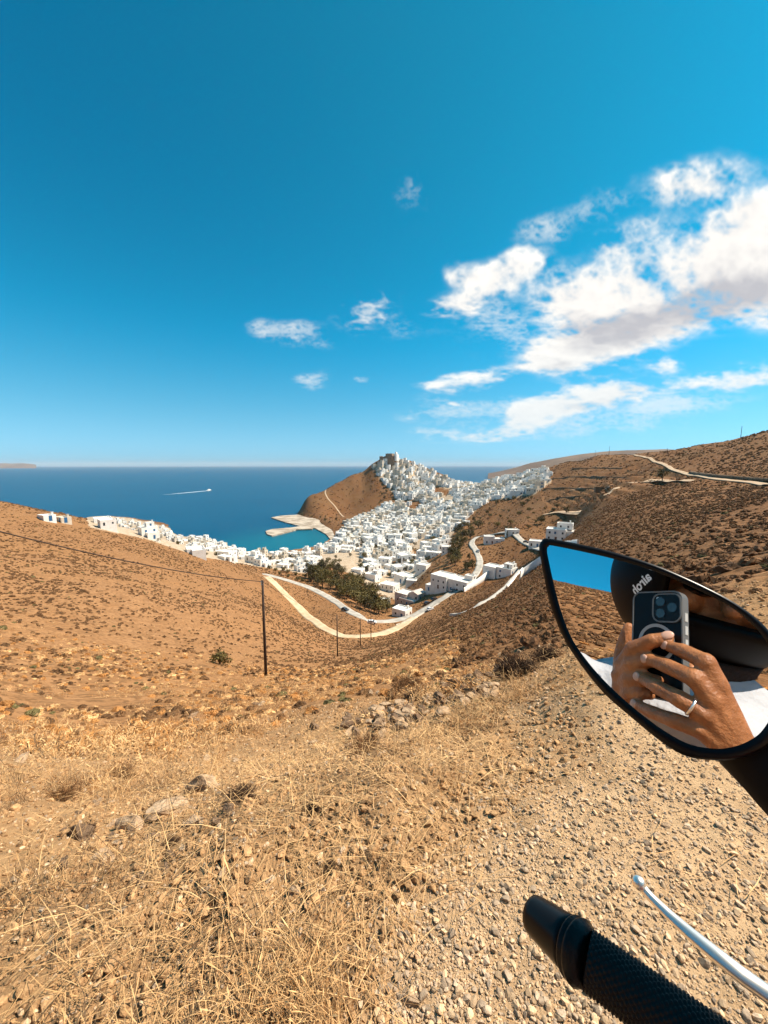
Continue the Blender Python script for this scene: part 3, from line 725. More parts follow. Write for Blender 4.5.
def gen_town():
    rnd = random.Random(5); placed = []; tries = 0
    # candidates on a jittered pixel lattice, finer where the town is farther away
    cand = []
    for py in np.arange(457, 604, 1.6):
        for px in np.arange(80, 556, 2.4): cand.append((px + rnd.uniform(-1.6, 1.6), py + rnd.uniform(-1, 1)))
    rnd.shuffle(cand)
    for px, py in cand:
        z = zone_of(px, py)
        if z is None or any(inpoly([px], [py], b)[0] for b in BROWN_PATCH): continue
        h = hit(px, py)
        if h is None or h.z < .8: continue
        r = math.hypot(h.x, h.y)
        if r < 190: continue
        gap = 15 + 5 * rnd.random() if r < 330 else (12.5 if r < 480 else (10.0 if r < 600 else 9.6))
        if r < 480 and fbm(np.array([h.x]), np.array([h.y]), 45, 2, 99)[0] < -.12: continue
        if any((h.x - a) ** 2 + (h.y - b) ** 2 < (gap if c < 10 else c + 4) ** 2 for a, b, c in HOUSE_XY): continue
        if any((h.x - a) ** 2 + (h.y - b) ** 2 < (w_ / 2 + 6) ** 2 for a, b, w_ in ROAD_PTS[::2]): continue
        HOUSE_XY.append((h.x, h.y, 5)); placed.append((px, py, h, r, z))
    return placed
placed = gen_town(); placed.sort(key=lambda p: p[3])
print('town houses', len(placed))
MID_N = 110
protos = {}
FORM = {0: 'small', 1: 'two-storey'}
def gen_instances():
    rnd = random.Random(9); rest = []
    for i, (px, py, h, r, z) in enumerate(placed):
        yaw = -42 + rnd.uniform(-26, 24); sc = rnd.uniform(.8, 1.25) * (1.35 if r < 330 else (1.15 if r < 480 else 1.2)) * ((.55 if px < 190 else .72) if z[0] == 'coast' else 1)
        if i >= 284: rest.append((h, yaw, sc, rnd.randrange(14))); continue
        if i < MID_N:
            k = rnd.randrange(8)
            if k not in protos: protos[k] = o = house(*mid_src[k], seed=k, name='house')
            else: o = copy_tree(protos[k])
            bl, mt = mid_src[k]
            form = 'cream two-storey' if mt is m_cream else ('three-storey white' if len(bl) > 2 else ('white two-storey' if bl[0][4] > 5 else 'single-storey white')) 
            form += ' house' + (' with side wing' if k % 2 else '')
        else:
            k = rnd.randrange(14); o = bpy.data.objects.new('house', far_me[k]); COL.objects.link(o)
            form = 'small cream house' if far_me[k].materials[0] is m_cream else 'small white house'
        o.location = h; o.rotation_euler = (0, 0, R(yaw)); o.scale = (sc,) * 3
        tag(o, '%s %s' % (form, z[3]), 'house', '%s: %s' % (z[2], form))
    # the rest, past three hundred of a kind, as one object
    if rest:
        scatter('far_houses', [tuple(q[0]) for q in rest], [(q[2],) * 3 for q in rest], [(0, 0, R(q[1])) for q in rest], [q[3] for q in rest], far_me, 'mass of tiny white houses at the far end of the town', 'houses')
gen_instances()

# ------------------------------------------------------------------ the castle on the crest
def build_castle():
    h = hit(388, 460.5); U = 10.0
    root = thing('castle', 'ruined tan stone castle crowning the hill above the town', 'castle', (h.x, h.y, h.z), R(-30))
    rnd = random.Random(3); bm = bmesh.new(); xs = np.linspace(-17, 17, 12)
    for a, b in zip(xs, xs[1:]):
        t = U + rnd.uniform(-1.2, 1.2); add_box(bm, ((a + b) / 2, -9 + rnd.uniform(-.15, .15), t / 2 - 8), (b - a - .02, 2.4, t + 16))
        t = U + rnd.uniform(-1.2, 1.2); add_box(bm, ((a + b) / 2, 9, t / 2 - 8), (b - a - .02, 2.2, t + 16))
    for s_ in (-1, 1):
        for k in range(5): t = U + rnd.uniform(-1, 1.0); add_box(bm, (s_ * 18.2, -7.2 + k * 3.6, t / 2 - 8), (2.2, 3.55, t + 16))
    obj('curtain_wall', bm, m_cstone, root)
    bm = bmesh.new(); add_box(bm, (6, 0, 4), (18, 14, U * 2 + 6)); obj('keep', bm, M('castle keep stone', (.38, .265, .18), .95, (.29, .20, .13), .4), root)
    for k in range(4):
        bm = bmesh.new(); add_box(bm, (-12 + k * 8, -10.28, 5), (1.4, .2, 2.2)); obj('window', bm, m_dark, root)
    c = thing('church', 'white domed church standing inside the castle walls', 'church', (h.x, h.y, h.z), R(-30))
    bm = bmesh.new(); add_box(bm, (22, 3, 7), (9, 10, 16)); obj('nave', bm, m_white, c)
    bm = bmesh.new(); add_tube(bm, [(22, 3, 15), (22, 3, 17)], 3.2, 16); add_ball(bm, (22, 3, 17), (3.3, 3.3, 3.0)); obj('dome', bm, m_white, c)
    bm = bmesh.new(); add_box(bm, (24, -3.3, 10), (2.6, 2.6, 22)); obj('bell_tower', bm, m_white, c)
    for y in (-1.5, 2):
        bm = bmesh.new(); add_box(bm, (20.5 + y, -2.05, 10), (1.0, .2, 2)); obj('window', bm, m_dark, c)
build_castle()

# ------------------------------------------------------------------ white retaining walls beside the road
def wall_strip(name, pts, height, label, mat, thick=.6, group=None):
    P = resample(pix_path(pts, 2.0), 2.0) if not isinstance(pts, np.ndarray) else pts; n = len(P)
    T = np.gradient(P[:, :2], axis=0); T /= np.linalg.norm(T, axis=1)[:, None] + 1e-9; Nn = np.stack([-T[:, 1], T[:, 0]], -1) * thick / 2
    V = []
    for i in range(n):
        g = gz(*P[i, :2]); hh = height if not callable(height) else height(i / (n - 1))
        for s, z in ((1, g - 2), (1, g + hh), (-1, g + hh), (-1, g - 2)): V.append((P[i, 0] + s * Nn[i, 0], P[i, 1] + s * Nn[i, 1], z))
    I = np.arange(4 * n).reshape(n, 4); F = [np.stack([I[:-1, k], I[1:, k], I[1:, (k + 1) % 4], I[:-1, (k + 1) % 4]], -1) for k in range(4)] + [I[:1, ::-1], I[-1:]]
    o = link(name, fast_mesh(name, np.array(V), F), None, [mat]); tag(o, label, 'wall', group); return o
wall_strip('retaining_wall', [(464, 592), (474, 587), (484, 581), (493, 576)], lambda f: 2.2 + 3.0 * f, 'long white retaining wall under the stepped house', m_white)
wall_strip('retaining_wall', [(520, 579), (527, 574), (534, 569), (541, 564), (548, 560)], 3.6, 'white retaining wall running behind the mirror edge', m_white)
q3 = np.array(FP_P); q3[:, :2] -= FP_N * 1.35
wall_strip('garden_wall', q3[len(q3) // 2:], .9, 'low white garden wall stepping down beside the footpath', m_white)
wall_strip('garden_wall', [(541, 549), (549, 545), (556, 546), (578, 545)], 1.8, 'white terrace wall in front of the hillside villa', m_white)
wall_strip('parapet', [(396, 626), (412, 620), (428, 611), (440, 603)], .7, 'low white parapet along the outer road edge', m_conc, .4)
for k, (a, lab) in enumerate([([(540, 490), (560, 488), (585, 489), (610, 488)], 'long dry stone terrace wall across the brown hill'), ([(552, 479), (575, 477), (600, 477), (625, 478)], 'dry stone terrace wall under the hill crest'),
                              ([(545, 502), (560, 498), (580, 497)], 'short dry stone terrace wall above the town houses'), ([(572, 469), (600, 468), (622, 469)], 'topmost dry stone terrace wall on the brown hill')]):
    wall_strip('terrace_wall', a, .9, lab, m_stone, .8)
wall_strip('roadside_bank_wall', [(690, 473), (710, 476), (735, 478.5), (768, 481), (790, 482)], 1.0, 'dark stone wall along the hill track', m_stone, 1.2)
m_ruin = m_stone
def ruin():
    h = hit(601, 491); r = thing('ruined_hut', 'ruined stone hut on the brown hill terraces', 'ruin', h, R(-20))
    bm = bmesh.new()
    for c, s in (((0, -3, .7), (9, .7, 4)), ((0, 3, .9), (9, .7, 4.4)), ((-4.2, 0, .5), (.7, 5.2, 3.6)), ((4.2, 0, 1.2), (.7, 5.2, 5))): add_box(bm, c, s)
    obj('wall', bm, m_stone, r)
    bm = bmesh.new(); add_box(bm, (1, -3.4, 1), (1.2, .15, 2)); obj('door', bm, m_dark, r)
ruin()
# ------------------------------------------------------------------ utility poles and the line
m_pole = M('dark creosoted pole', (.035, .022, .018), .8, (.06, .04, .03), 4)
m_metal = M('galvanised metal', (.35, .35, .35), .5, metal=.8)
def pole(px, py, top_py, label, rad=.14, cross=True):
    h = hit(px, py); r = math.hypot(h.x, h.y); t = az_t(px + .3, top_py)[1]
    H = CZ + t * r - h.z
    o = thing('utility_pole', label, 'utility pole', h, random.uniform(-.4, .4), 'utility poles down the slope' if cross else 'poles on the skyline')
    bm = bmesh.new(); add_tube(bm, [(0, 0, -1), (0, 0, H * .5), (0.02, 0, H)], [rad, rad * .85, rad * .65], 10); obj('post', bm, m_pole, o, True)
    if cross:
        for s in (.12, .32):
            bm = bmesh.new(); add_box(bm, (0, -rad * .9, H - s), (.05, .12, .05)); obj('bracket', bm, m_metal, o)
            bm = bmesh.new(); add_tube(bm, [(0, -rad * 1.5, H - s - .05), (0, -rad * 1.5, H - s + .1)], [.035, .03], 8); obj('insulator', bm, m_metal, o)
    return Vector((h.x, h.y, h.z + H - .1))
tops = [pole(266, 676, 580, 'nearest dark wooden pole, tallest in the picture'), pole(337.5, 656.5, 615, 'second dark pole, in front of the dirt track'),
        pole(360.5, 646, 619, 'thin pole between the second pole and the junction'), pole(371, 640, 605, 'farthest pole of the line, at the road junction')]
def cable(name, a, b, sag, rad, label):
    bm = bmesh.new(); n = 40
    add_tube(bm, [a.lerp(b, k / n) - Vector((0, 0, sag * 4 * (k / n) * (1 - k / n))) for k in range(n + 1)], rad, 6)
    o = obj(name, bm, m_pole); tag(o, label, 'cable'); return o
start = Vector(ray(-60, 516)); start = Vector((0, 0, CZ)) + start * (23 / math.hypot(start.x, start.y))
cable('power_cable', start, tops[0], .45, .032, 'black cable sagging from beyond the picture edge to the nearest pole')
cable('power_cable', tops[0], tops[1], .7, .016, 'black cable between the nearest and second pole')
cable('power_cable', tops[1], tops[2], .4, .016, 'black cable from the second pole down to the thin pole')
cable('power_cable', tops[2], tops[3], .4, .016, 'black cable reaching the pole at the junction')
# the post that carries the cable outside the frame
bm = bmesh.new(); g0 = gz(start.x, start.y); add_tube(bm, [(start.x, start.y, g0 - .6), (start.x, start.y, start.z + .2)], [.14, .1], 10)
tag(obj('utility_pole', bm, m_pole, None, True), 'wooden pole up the slope beyond the left picture edge', 'utility pole', 'utility poles down the slope')
for px, py, tp, lab in ((740.6, 438.5, 426, 'tall thin pole on the highest skyline at right'), (609, 454.5, 446, 'thin pole beside the start of the hill track'), (595, 457, 450, 'thin pole left of the hill track on the crest'), (667, 453.5, 448, 'short pole on the skyline dip')):
    pole(px, py, tp, lab, .22, False)

# ------------------------------------------------------------------ guard rail beside the upper road
def guard_rail():
    P = resample(pix_path([(330, 591), (345, 602), (358, 612), (368, 617), (384, 617)], 2.0), 3.0)
    root = thing('guard_rail', 'dark metal guard rail on the outer edge of the road bend', 'guard rail', tuple(P[0]))
    bm = bmesh.new(); z = [gz(*p[:2]) for p in P]
    add_tube(bm, [Vector((p[0], p[1], q + 1.0)) - Vector(P[0]) for p, q in zip(P, z)], [(.05, .2)] * len(P), 6); 
    obj('rail', bm, m_pole, root)
    for p, q in zip(P, z):
        b = bmesh.new(); add_box(b, Vector((p[0], p[1], q + .3)) - Vector(P[0]), (.12, .12, 1.5)); obj('post', b, m_pole, root)
guard_rail()

# ------------------------------------------------------------------ parked cars
m_tyre = M('tyre rubber', (.02, .02, .02), .8); m_glass = M('car glass', (.02, .025, .03), .1, spec=.6)
def car_proto(paint):
    r = bpy.data.objects.new('parked_car', None); COL.objects.link(r)
    prof = [(-2.0, .35), (-2.05, .8), (-1.85, .95), (-1.35, 1.0), (1.0, .98), (1.7, .9), (2.0, .7), (2.02, .35)]
    def ext(prof, w0, name, mat):
        bm = bmesh.new(); A = [bm.verts.new((x, -w0, z)) for x, z in prof]; B = [bm.verts.new((x, w0, z)) for x, z in prof]
        bm.faces.new(A); bm.faces.new(list(reversed(B)))
        for k in range(len(A)): bm.faces.new((A[k], B[k], B[(k + 1) % len(A)], A[(k + 1) % len(A)]))
        bmesh.ops.recalc_face_normals(bm, faces=bm.faces); return obj(name, bm, mat, r)
    ext(prof, .85, 'body', paint); ext([(-1.75, .99), (-1.25, 1.4), (.25, 1.42), (1.05, .985)], .72, 'cabin_glass', m_glass); ext([(-1.3, 1.36), (-1.2, 1.48), (.2, 1.5), (.35, 1.36)], .735, 'roof', paint)
    for x in (-1.3, 1.3):
        for y in (-.8, .8):
            bm = bmesh.new(); add_tube(bm, [(x, y - .1, .32), (x, y + .1, .32)], .32, 14); obj('wheel', bm, m_tyre, r)
    return r
paints = [M('white car paint', (.75, .75, .75), .3, coat=.5), M('dark car paint', (.03, .03, .035), .3, coat=.5), M('silver car paint', (.45, .46, .48), .3, coat=.5, metal=.4), M('red car paint', (.4, .04, .03), .3, coat=.5)]
cp = {}
for px, py, yaw, k, lab in ((427, 604.5, 40, 1, 'black car parked beside the rose-tinted house'), (434, 600.5, 40, 1, 'dark car parked under the long white house'), (404, 613, 15, 1, 'black car parked by the lowest white cube'), (430, 610.5, 40, 0, 'white car on the road above the junction'),
                            (453, 591.5, 35, 2, 'silver car beside the teal gate'), (345, 611, -40, 1, 'dark car coming along the upper road'), (372, 624, -5, 0, 'white car at the road junction'), (478, 552, 90, 2, 'silver car on the climbing road by the trees'), (526, 543, -40, 1, 'dark car below the hillside villa')):
    if k not in cp: cp[k] = o = car_proto(paints[k])
    else: o = copy_tree(cp[k])
    h = hit(px, py); o.location = h + Vector((0, 0, .3)); o.rotation_euler = (0, 0, R(yaw)); tag(o, lab, 'car', 'cars near the road bend')

# ------------------------------------------------------------------ motor boat and its wake
def boat():
    p = at_z(209, 490.6, 0); q_ = at_z(146, 496.5, 0); hdg = math.atan2(p.y - q_.y, p.x - q_.x)
    r = thing('motor_boat', 'small white motor boat crossing the open sea ahead of its wake', 'boat', p, hdg)
    bm = bmesh.new(); rows = []
    for x, w, k in ((-9, 2.6, 0), (-3, 2.9, 0), (3, 2.6, .1), (7, 1.4, .3), (9.5, .1, .6)):
        rows.append([bm.verts.new(q) for q in ((x, -w, 2.2 + k), (x, -w * .6, -.3), (x, w * .6, -.3), (x, w, 2.2 + k))])
    for a, b in zip(rows, rows[1:]):
        for k in range(3): bm.faces.new((a[k], a[k + 1], b[k + 1], b[k]))
        bm.faces.new((a[3], a[0], b[0], b[3]))
    bm.faces.new(rows[0]); bmesh.ops.recalc_face_normals(bm, faces=bm.faces); obj('hull', bm, m_white, r)
    bm = bmesh.new(); add_box(bm, (-1, 0, 3.2), (6, 3.6, 2.4), bevel=.3); obj('cabin', bm, m_white, r)
    bm = bmesh.new(); add_box(bm, (.6, 0, 3.7), (3.2, 3.7, .8)); obj('window', bm, m_dark, r)
    r.scale = (1.5, 1.5, 1.5)
    V = []; n = 60; L = (p - q_).length
    for i in range(n):
        f = i / (n - 1); x = 6 - f * L; w = (3.4 + 9 * f) * (1 - .75 * f) + .8; dy = 1.2 * math.sin(f * 9) * f
        V += [(x, dy - w, .06), (x, dy + w, .06)]
    I = np.arange(2 * n).reshape(n, 2)
    m = bpy.data.materials.new('wake foam'); m.use_nodes = True; w = NT(m.node_tree); b = w.n['Principled BSDF']; b.inputs['Base Color'].default_value = (.85, .88, .88, 1); b.inputs['Roughness'].default_value = .9
    tc = w.new('ShaderNodeTexCoord'); sp = w.new('ShaderNodeSeparateXYZ'); w.l.new(tc.outputs['Object'], sp.inputs[0])
    fade = w.ramp(sp.outputs[0], -300, -20); w.l.new(w.math('MULTIPLY', w.ramp(w.math('ADD', w.noise(tc.outputs['Object'], .5, 4), w.math('MULTIPLY', fade, .75)), .5, .8), w.math('ADD', w.math('MULTIPLY', fade, .7), .4)), b.inputs['Alpha'])
    wk = link('wake', fast_mesh('wake', np.array(V), np.stack([I[:-1, 0], I[1:, 0], I[1:, 1], I[:-1, 1]], -1)), None, [m]); wk.location = p; wk.rotation_euler = (0, 0, hdg); tag(wk, 'white foam wake trailing behind the motor boat', 'wake', None, 'stuff')
boat()
# ------------------------------------------------------------------ plants
m_scrub_tan = M('dry cushion scrub', (.20, .10, .041), .95, (.10, .05, .021), 5, rnd=.35)
m_scrub_brn = M('brown thorny scrub', (.205, .097, .038), .95, (.10, .047, .019), 5, rnd=.35)
m_scrub_grn = M('olive scrub', (.15, .12, .045), .95, (.09, .07, .025), 5, rnd=.3)
m_straw = M('dry straw', (.74, .455, .205), .7, (.46, .245, .095), 9, rnd=.22)
m_straw_or = M('orange dry grass', (.50, .235, .07), .8, (.34, .145, .04), 9, rnd=.2)
m_straw_dk = M('dark dead stalks', (.20, .115, .055), .9, (.12, .07, .035), 9, rnd=.3)
m_leaf = M('olive-brown foliage', (.17, .125, .035), .8, (.10, .078, .022), 1.2, rnd=.25)
m_leaf_dk = M('dark evergreen foliage', (.10, .08, .024), .8, (.055, .047, .015), 1.2, rnd=.25)
m_bark = M('bark', (.10, .065, .04), .95)

def cushion(seed, mat, twigs=90, flat=.95):
    """a cushion-shaped shrub: lumpy core and a coat of short twigs"""
    rg = np.random.default_rng(seed); bm = bmesh.new()
    bmesh.ops.create_icosphere(bm, subdivisions=2, radius=.42)
    for v in bm.verts:
        d = v.co.normalized(); k = 1 + .28 * math.sin(5 * d.x + seed) * math.sin(4 * d.y + 2 * seed) + .22 * rg.uniform(-1, 1)
        v.co = Vector((d.x * .42 * k, d.y * .42 * k, max(-.05, d.z * .42 * k * flat)))
    for i in range(twigs):
        a = rg.uniform(0, 2 * math.pi); e = math.asin(rg.uniform(.02, 1)); d = Vector((math.cos(a) * math.cos(e), math.sin(a) * math.cos(e), math.sin(e) * flat))
        p = d * .36; l = rg.uniform(.1, .22); t = (d + Vector(rg.uniform(-.6, .6, 3))).normalized() * l; s = t.orthogonal().normalized() * rg.uniform(.02, .045)
        bm.faces.new([bm.verts.new(q) for q in (p - s, p + s, p + t)])
    me = bpy.data.meshes.new('cushion'); bm.to_mesh(me); bm.free(); me.materials.append(mat); return me
def tuft(seed, n, hgt, spread, mat, wid=.0035, lean=.6, heads=True, mat2=None):
    """a tuft of dry grass: thin bent stalks"""
    rg = np.random.default_rng(seed); V = []; F = []; MI = []
    for i in range(n):
        a = rg.uniform(0, 2 * math.pi); p = np.array([*(rg.normal(0, spread, 2)), -.01]); L = hgt * rg.uniform(.45, 1.15)
        ln = lean * rg.uniform(.15, 1.4); dr = np.array([math.cos(a), math.sin(a), 0]); sd_ = np.array([-math.sin(a), math.cos(a), 0]) * wid * rg.uniform(.6, 1.3)
        if rg.random() < .35: sd_ = np.array([0, 0, 1.0]) * wid * .8 + sd_ * .5
        b0 = len(V); kink = rg.uniform(-.5, .5, 2); head = heads and rg.random() < .45
        prof = ((0, 1), (.35, .85), (.7, .6), (.82, .5), (.92, 2.3), (1.0, .2)) if head else ((0, 1), (.35, .75), (.7, .5), (1.0, .25))
        for j, (f, w_) in enumerate(prof):
            q = p + dr * L * (ln * f * f) + np.array([0, 0, L * f * max(.15, 1 - .45 * ln * f)]) + np.array([*(kink * L * .25 * f * (1 if f > .5 else .3)), 0])
            V += [q - sd_ * w_, q + sd_ * w_]
        for j in range(len(prof) - 1): F.append((b0 + 2 * j, b0 + 2 * j + 1, b0 + 2 * j + 3, b0 + 2 * j + 2))
    me = fast_mesh('tuft', np.array(V), np.array(F)); me.materials.append(mat); return me
def mat_straw(seed, n, rad, mat):
    """fallen stalks lying on the ground"""
    rg = np.random.default_rng(seed); V = []; F = []
    for i in range(n):
        a = rg.uniform(0, 2 * math.pi); L = rg.uniform(.06, .22); p = np.array([*(rg.uniform(-rad, rad, 2)), rg.uniform(.003, .03)]); d = np.array([math.cos(a), math.sin(a), rg.uniform(-.12, .25)]) * L
        s = np.array([-math.sin(a), math.cos(a), 0]) * rg.uniform(.0005, .0012); m_ = p + d * .5 + np.array([*(rg.normal(0, .012, 2)), .01]); b0 = len(V)
        V += [p - s, p + s, m_ - s, m_ + s, p + d - s * .4, p + d + s * .4]; F += [(b0, b0 + 1, b0 + 3, b0 + 2), (b0 + 2, b0 + 3, b0 + 5, b0 + 4)]
    me = fast_mesh('fallen', np.array(V), np.array(F)); me.materials.append(mat); return me
def stone_mesh(seed, mat, sub=2, flat=.6, rough=.25, name='stone'):
    rg = np.random.default_rng(seed); bm = bmesh.new(); bmesh.ops.create_icosphere(bm, subdivisions=sub, radius=.5)
    pl = [(Vector(rg.normal(0, 1, 3)).normalized(), rg.uniform(.2, .4)) for _ in range(11 if sub < 3 else 18)]
    s = Vector((1, rg.uniform(.6, .9), flat * rg.uniform(.75, 1.2)))
    for v in bm.verts:
        for n, d in pl:
            e = v.co.dot(n) - d
            if e > 0: v.co -= n * e
        v.co += v.co.normalized() * rg.uniform(-1, 1) * rough * .06
        v.co = Vector((v.co.x * s.x, v.co.y * s.y, v.co.z * s.z))
    me = bpy.data.meshes.new(name); bm.to_mesh(me); bm.free(); me.materials.append(mat); return me
def leafball_tree(seed, leafmat, hgt, wid, trunk_h, n=900, kind='round'):
    """tree: tapered trunk with limbs, crown of leaf clumps through its volume"""
    rg = np.random.default_rng(seed)
    bm = bmesh.new(); add_tube(bm, [(0, 0, -1), (.05, .02, trunk_h * .5), (.1, 0, trunk_h), (.05, 0, hgt * .75)], [.24, .18, .13, .04], 7)
    cl = []
    for k in range(11):
        if kind == 'cypress': f = (k + .5) / 11; c = np.array([0, 0, trunk_h + f * (hgt - trunk_h)]); rr = wid * .5 * (1 - f) ** .6 * .8 + .2
        else:
            a = rg.uniform(0, 6.28); e = rg.uniform(.1, 1) ** .5; c = np.array([math.cos(a) * wid * .34 * e, math.sin(a) * wid * .34 * e, trunk_h + (hgt - trunk_h) * rg.uniform(.15, .85)]); rr = wid * rg.uniform(.16, .27)
            add_tube(bm, [(.05, 0, trunk_h * .8), tuple((c + np.array([0, 0, trunk_h])) / 2 + np.array([0, 0, .2])), tuple(c)], [.1, .06, .02], 5)
        cl.append((c, rr))
    tm = bpy.data.meshes.new('trunk'); bm.to_mesh(tm); bm.free(); tm.materials.append(m_bark)
    V = []; F = []
    for i in range(n):
        c, rr = cl[rg.integers(len(cl))]; d = rg.normal(0, 1, 3); d /= np.linalg.norm(d); q = c + d * rr * rg.uniform(.45, 1.12) * np.array([1, 1, .85])
        u = rg.normal(0, 1, 3); u /= np.linalg.norm(u); v = np.cross(u, rg.normal(0, 1, 3)); v /= np.linalg.norm(v) + 1e-6; s = rg.uniform(.12, .3) * (.7 + wid * .06)
        b0 = len(V); V += [q - u * s, q + v * s * .6, q + u * s, q - v * s * .6]; F.append((b0, b0 + 1, b0 + 2, b0 + 3))
    cm = fast_mesh('crown', np.array(V), np.array(F)); cm.materials.append(leafmat)
    return tm, cm
tree_src = {'olive': [leafball_tree(s, m_leaf, 5.2, 5.6, 1.2) for s in (1, 2, 3)], 'dark': [leafball_tree(s, m_leaf_dk, 6.0, 5.2, 1.3) for s in (4, 5)], 'cypress': [leafball_tree(6, m_leaf_dk, 8.5, 2.6, .8, 700, 'cypress')], 'bush': [leafball_tree(s, m_leaf, 2.6, 3.6, .3, 500) for s in (7, 8)]}
def plant_tree(kind, px, py, sc, label, group, rnd):
    h = hit(px, py)
    if h is None or h.z < .6: return
    tm, cm = rnd.choice(tree_src[kind]); o = thing('shrub' if kind == 'bush' else ('cypress_tree' if kind == 'cypress' else 'tree'), label, 'shrub' if kind == 'bush' else 'tree', h, rnd.uniform(0, 6.28), group)
    o.scale = (sc * rnd.uniform(.9, 1.15), sc * rnd.uniform(.9, 1.15), sc * rnd.uniform(.85, 1.15))
    link('trunk', tm, o); link('crown', cm, o)
def trees():
    rnd = random.Random(21)
    def fill(poly, n, kinds, label, group, sc, mind, keep=True):
        pts = []; xs = [p[0] for p in poly]; ys = [p[1] for p in poly]; t = 0
        while len(pts) < n and t < n * 60:
            t += 1; px, py = rnd.uniform(min(xs), max(xs)), rnd.uniform(min(ys), max(ys))
            if not inpoly([px], [py], poly)[0] or any((px - a) ** 2 + ((py - b) * 1.5) ** 2 < mind ** 2 for a, b in pts): continue
            h = hit(px, py)
            if h is None or any((h.x - a) ** 2 + (h.y - b) ** 2 < (w_ / 2 + 2.0) ** 2 for a, b, w_ in ROAD_PTS): continue
            if any((h.x - a) ** 2 + (h.y - b) ** 2 < (4.5 if c < 10 else 8) ** 2 for a, b, c in HOUSE_XY): continue
            pts.append((px, py)); k = rnd.choice(kinds); lb = label % {'olive': 'olive-brown', 'dark': 'dark green', 'cypress': 'narrow dark cypress', 'bush': 'low olive-green'}[k]
            plant_tree(k, px, py, sc * rnd.uniform(.75, 1.25), lb, group + ' (%s)' % k, rnd)
    fill([(300, 577), (318, 570), (340, 572), (358, 582), (372, 592), (384, 604), (390, 614), (372, 614), (350, 602), (335, 592), (318, 586)], 60, ('olive', 'olive', 'dark'), '%s tree in the grove below the upper road', 'trees in the grove below the road', 1.45, 4)
    fill([(262, 566), (300, 574), (320, 584), (300, 582), (275, 574)], 14, ('bush',), '%s shrub on the bank above the upper road', 'shrubs on the road bank', 1.0, 5)
    fill([(448, 552), (456, 534), (470, 520), (480, 522), (476, 540), (462, 548), (456, 568), (450, 566)], 22, ('olive', 'dark'), '%s tree in the clump beside the climbing road', 'trees in the clump by the climbing road', 1.6, 3.5)
    fill([(466, 555), (474, 552), (474, 574), (466, 574)], 5, ('dark',), '%s tree squeezed between the climbing road and a house', 'trees beside the climbing road', .9, 4)
    fill([(240, 560), (300, 556), (345, 560), (330, 568), (300, 570), (255, 566)], 16, ('olive', 'dark'), '%s tree among the shore houses', 'trees among the shore houses', .95, 5)
    fill([(150, 536), (200, 546), (240, 555), (235, 562), (195, 554), (150, 541)], 9, ('olive', 'bush'), '%s plant among the houses at the left shore', 'plants among the left shore houses', .9, 6)
    fill([(345, 530), (380, 515), (440, 505), (470, 515), (440, 550), (410, 575), (380, 580), (350, 565)], 100, ('olive', 'dark', 'bush'), '%s plant between the white houses of the valley', 'plants between the valley houses', 1.15, 6)
    fill([(385, 480), (400, 485), (400, 500), (385, 503), (375, 505), (380, 490)], 12, ('dark', 'bush'), '%s plant on the flank of the castle hill', 'plants on the castle hill flank', 1.2, 4)
    fill([(300, 516), (330, 516), (340, 522), (330, 526), (305, 520)], 10, ('bush', 'dark'), '%s plant at the foot of the castle hill by the quay', 'plants by the quay', 1.1, 4)
    fill([(470, 505), (530, 498), (560, 508), (540, 530), (500, 530), (480, 522)], 34, ('bush', 'bush', 'olive'), '%s plant on the brown slope above the climbing road', 'plants on the brown slope', 1.0, 5)
    for px, py, k, s, lb in ((507, 538, 'cypress', .8, 'dark cypress beside the upper end of the concrete road'), (662, 481, 'dark', 1.3, 'round dark tree beside the hill track'), (566, 514, 'dark', 1.1, 'dark tree on the dirt pad above the villa'),
                             (220, 664, 'bush', .55, 'greenish shrub standing out on the tan slope left of the nearest pole'), (340, 540, 'dark', .9, 'dark tree behind the inner harbour'), (270, 562, 'dark', 1.0, 'dark tree at the top of the dirt track')):
        plant_tree(k, px, py, s, lb, None, rnd)
trees()

KD = KDTree(len(ROAD_PTS))
for i, (a, b, w_) in enumerate(ROAD_PTS): KD.insert((a, b, 0), i)
KD.balance()
def on_road(x, y):
    c, i, d = KD.find((x, y, 0)); return d < ROAD_PTS[i][2] / 2 + .7
GV = g_V; GNA, GNR = 868, 560
def gz_many(x, y): return np.array([gz(a, b) for a, b in zip(x, y)])

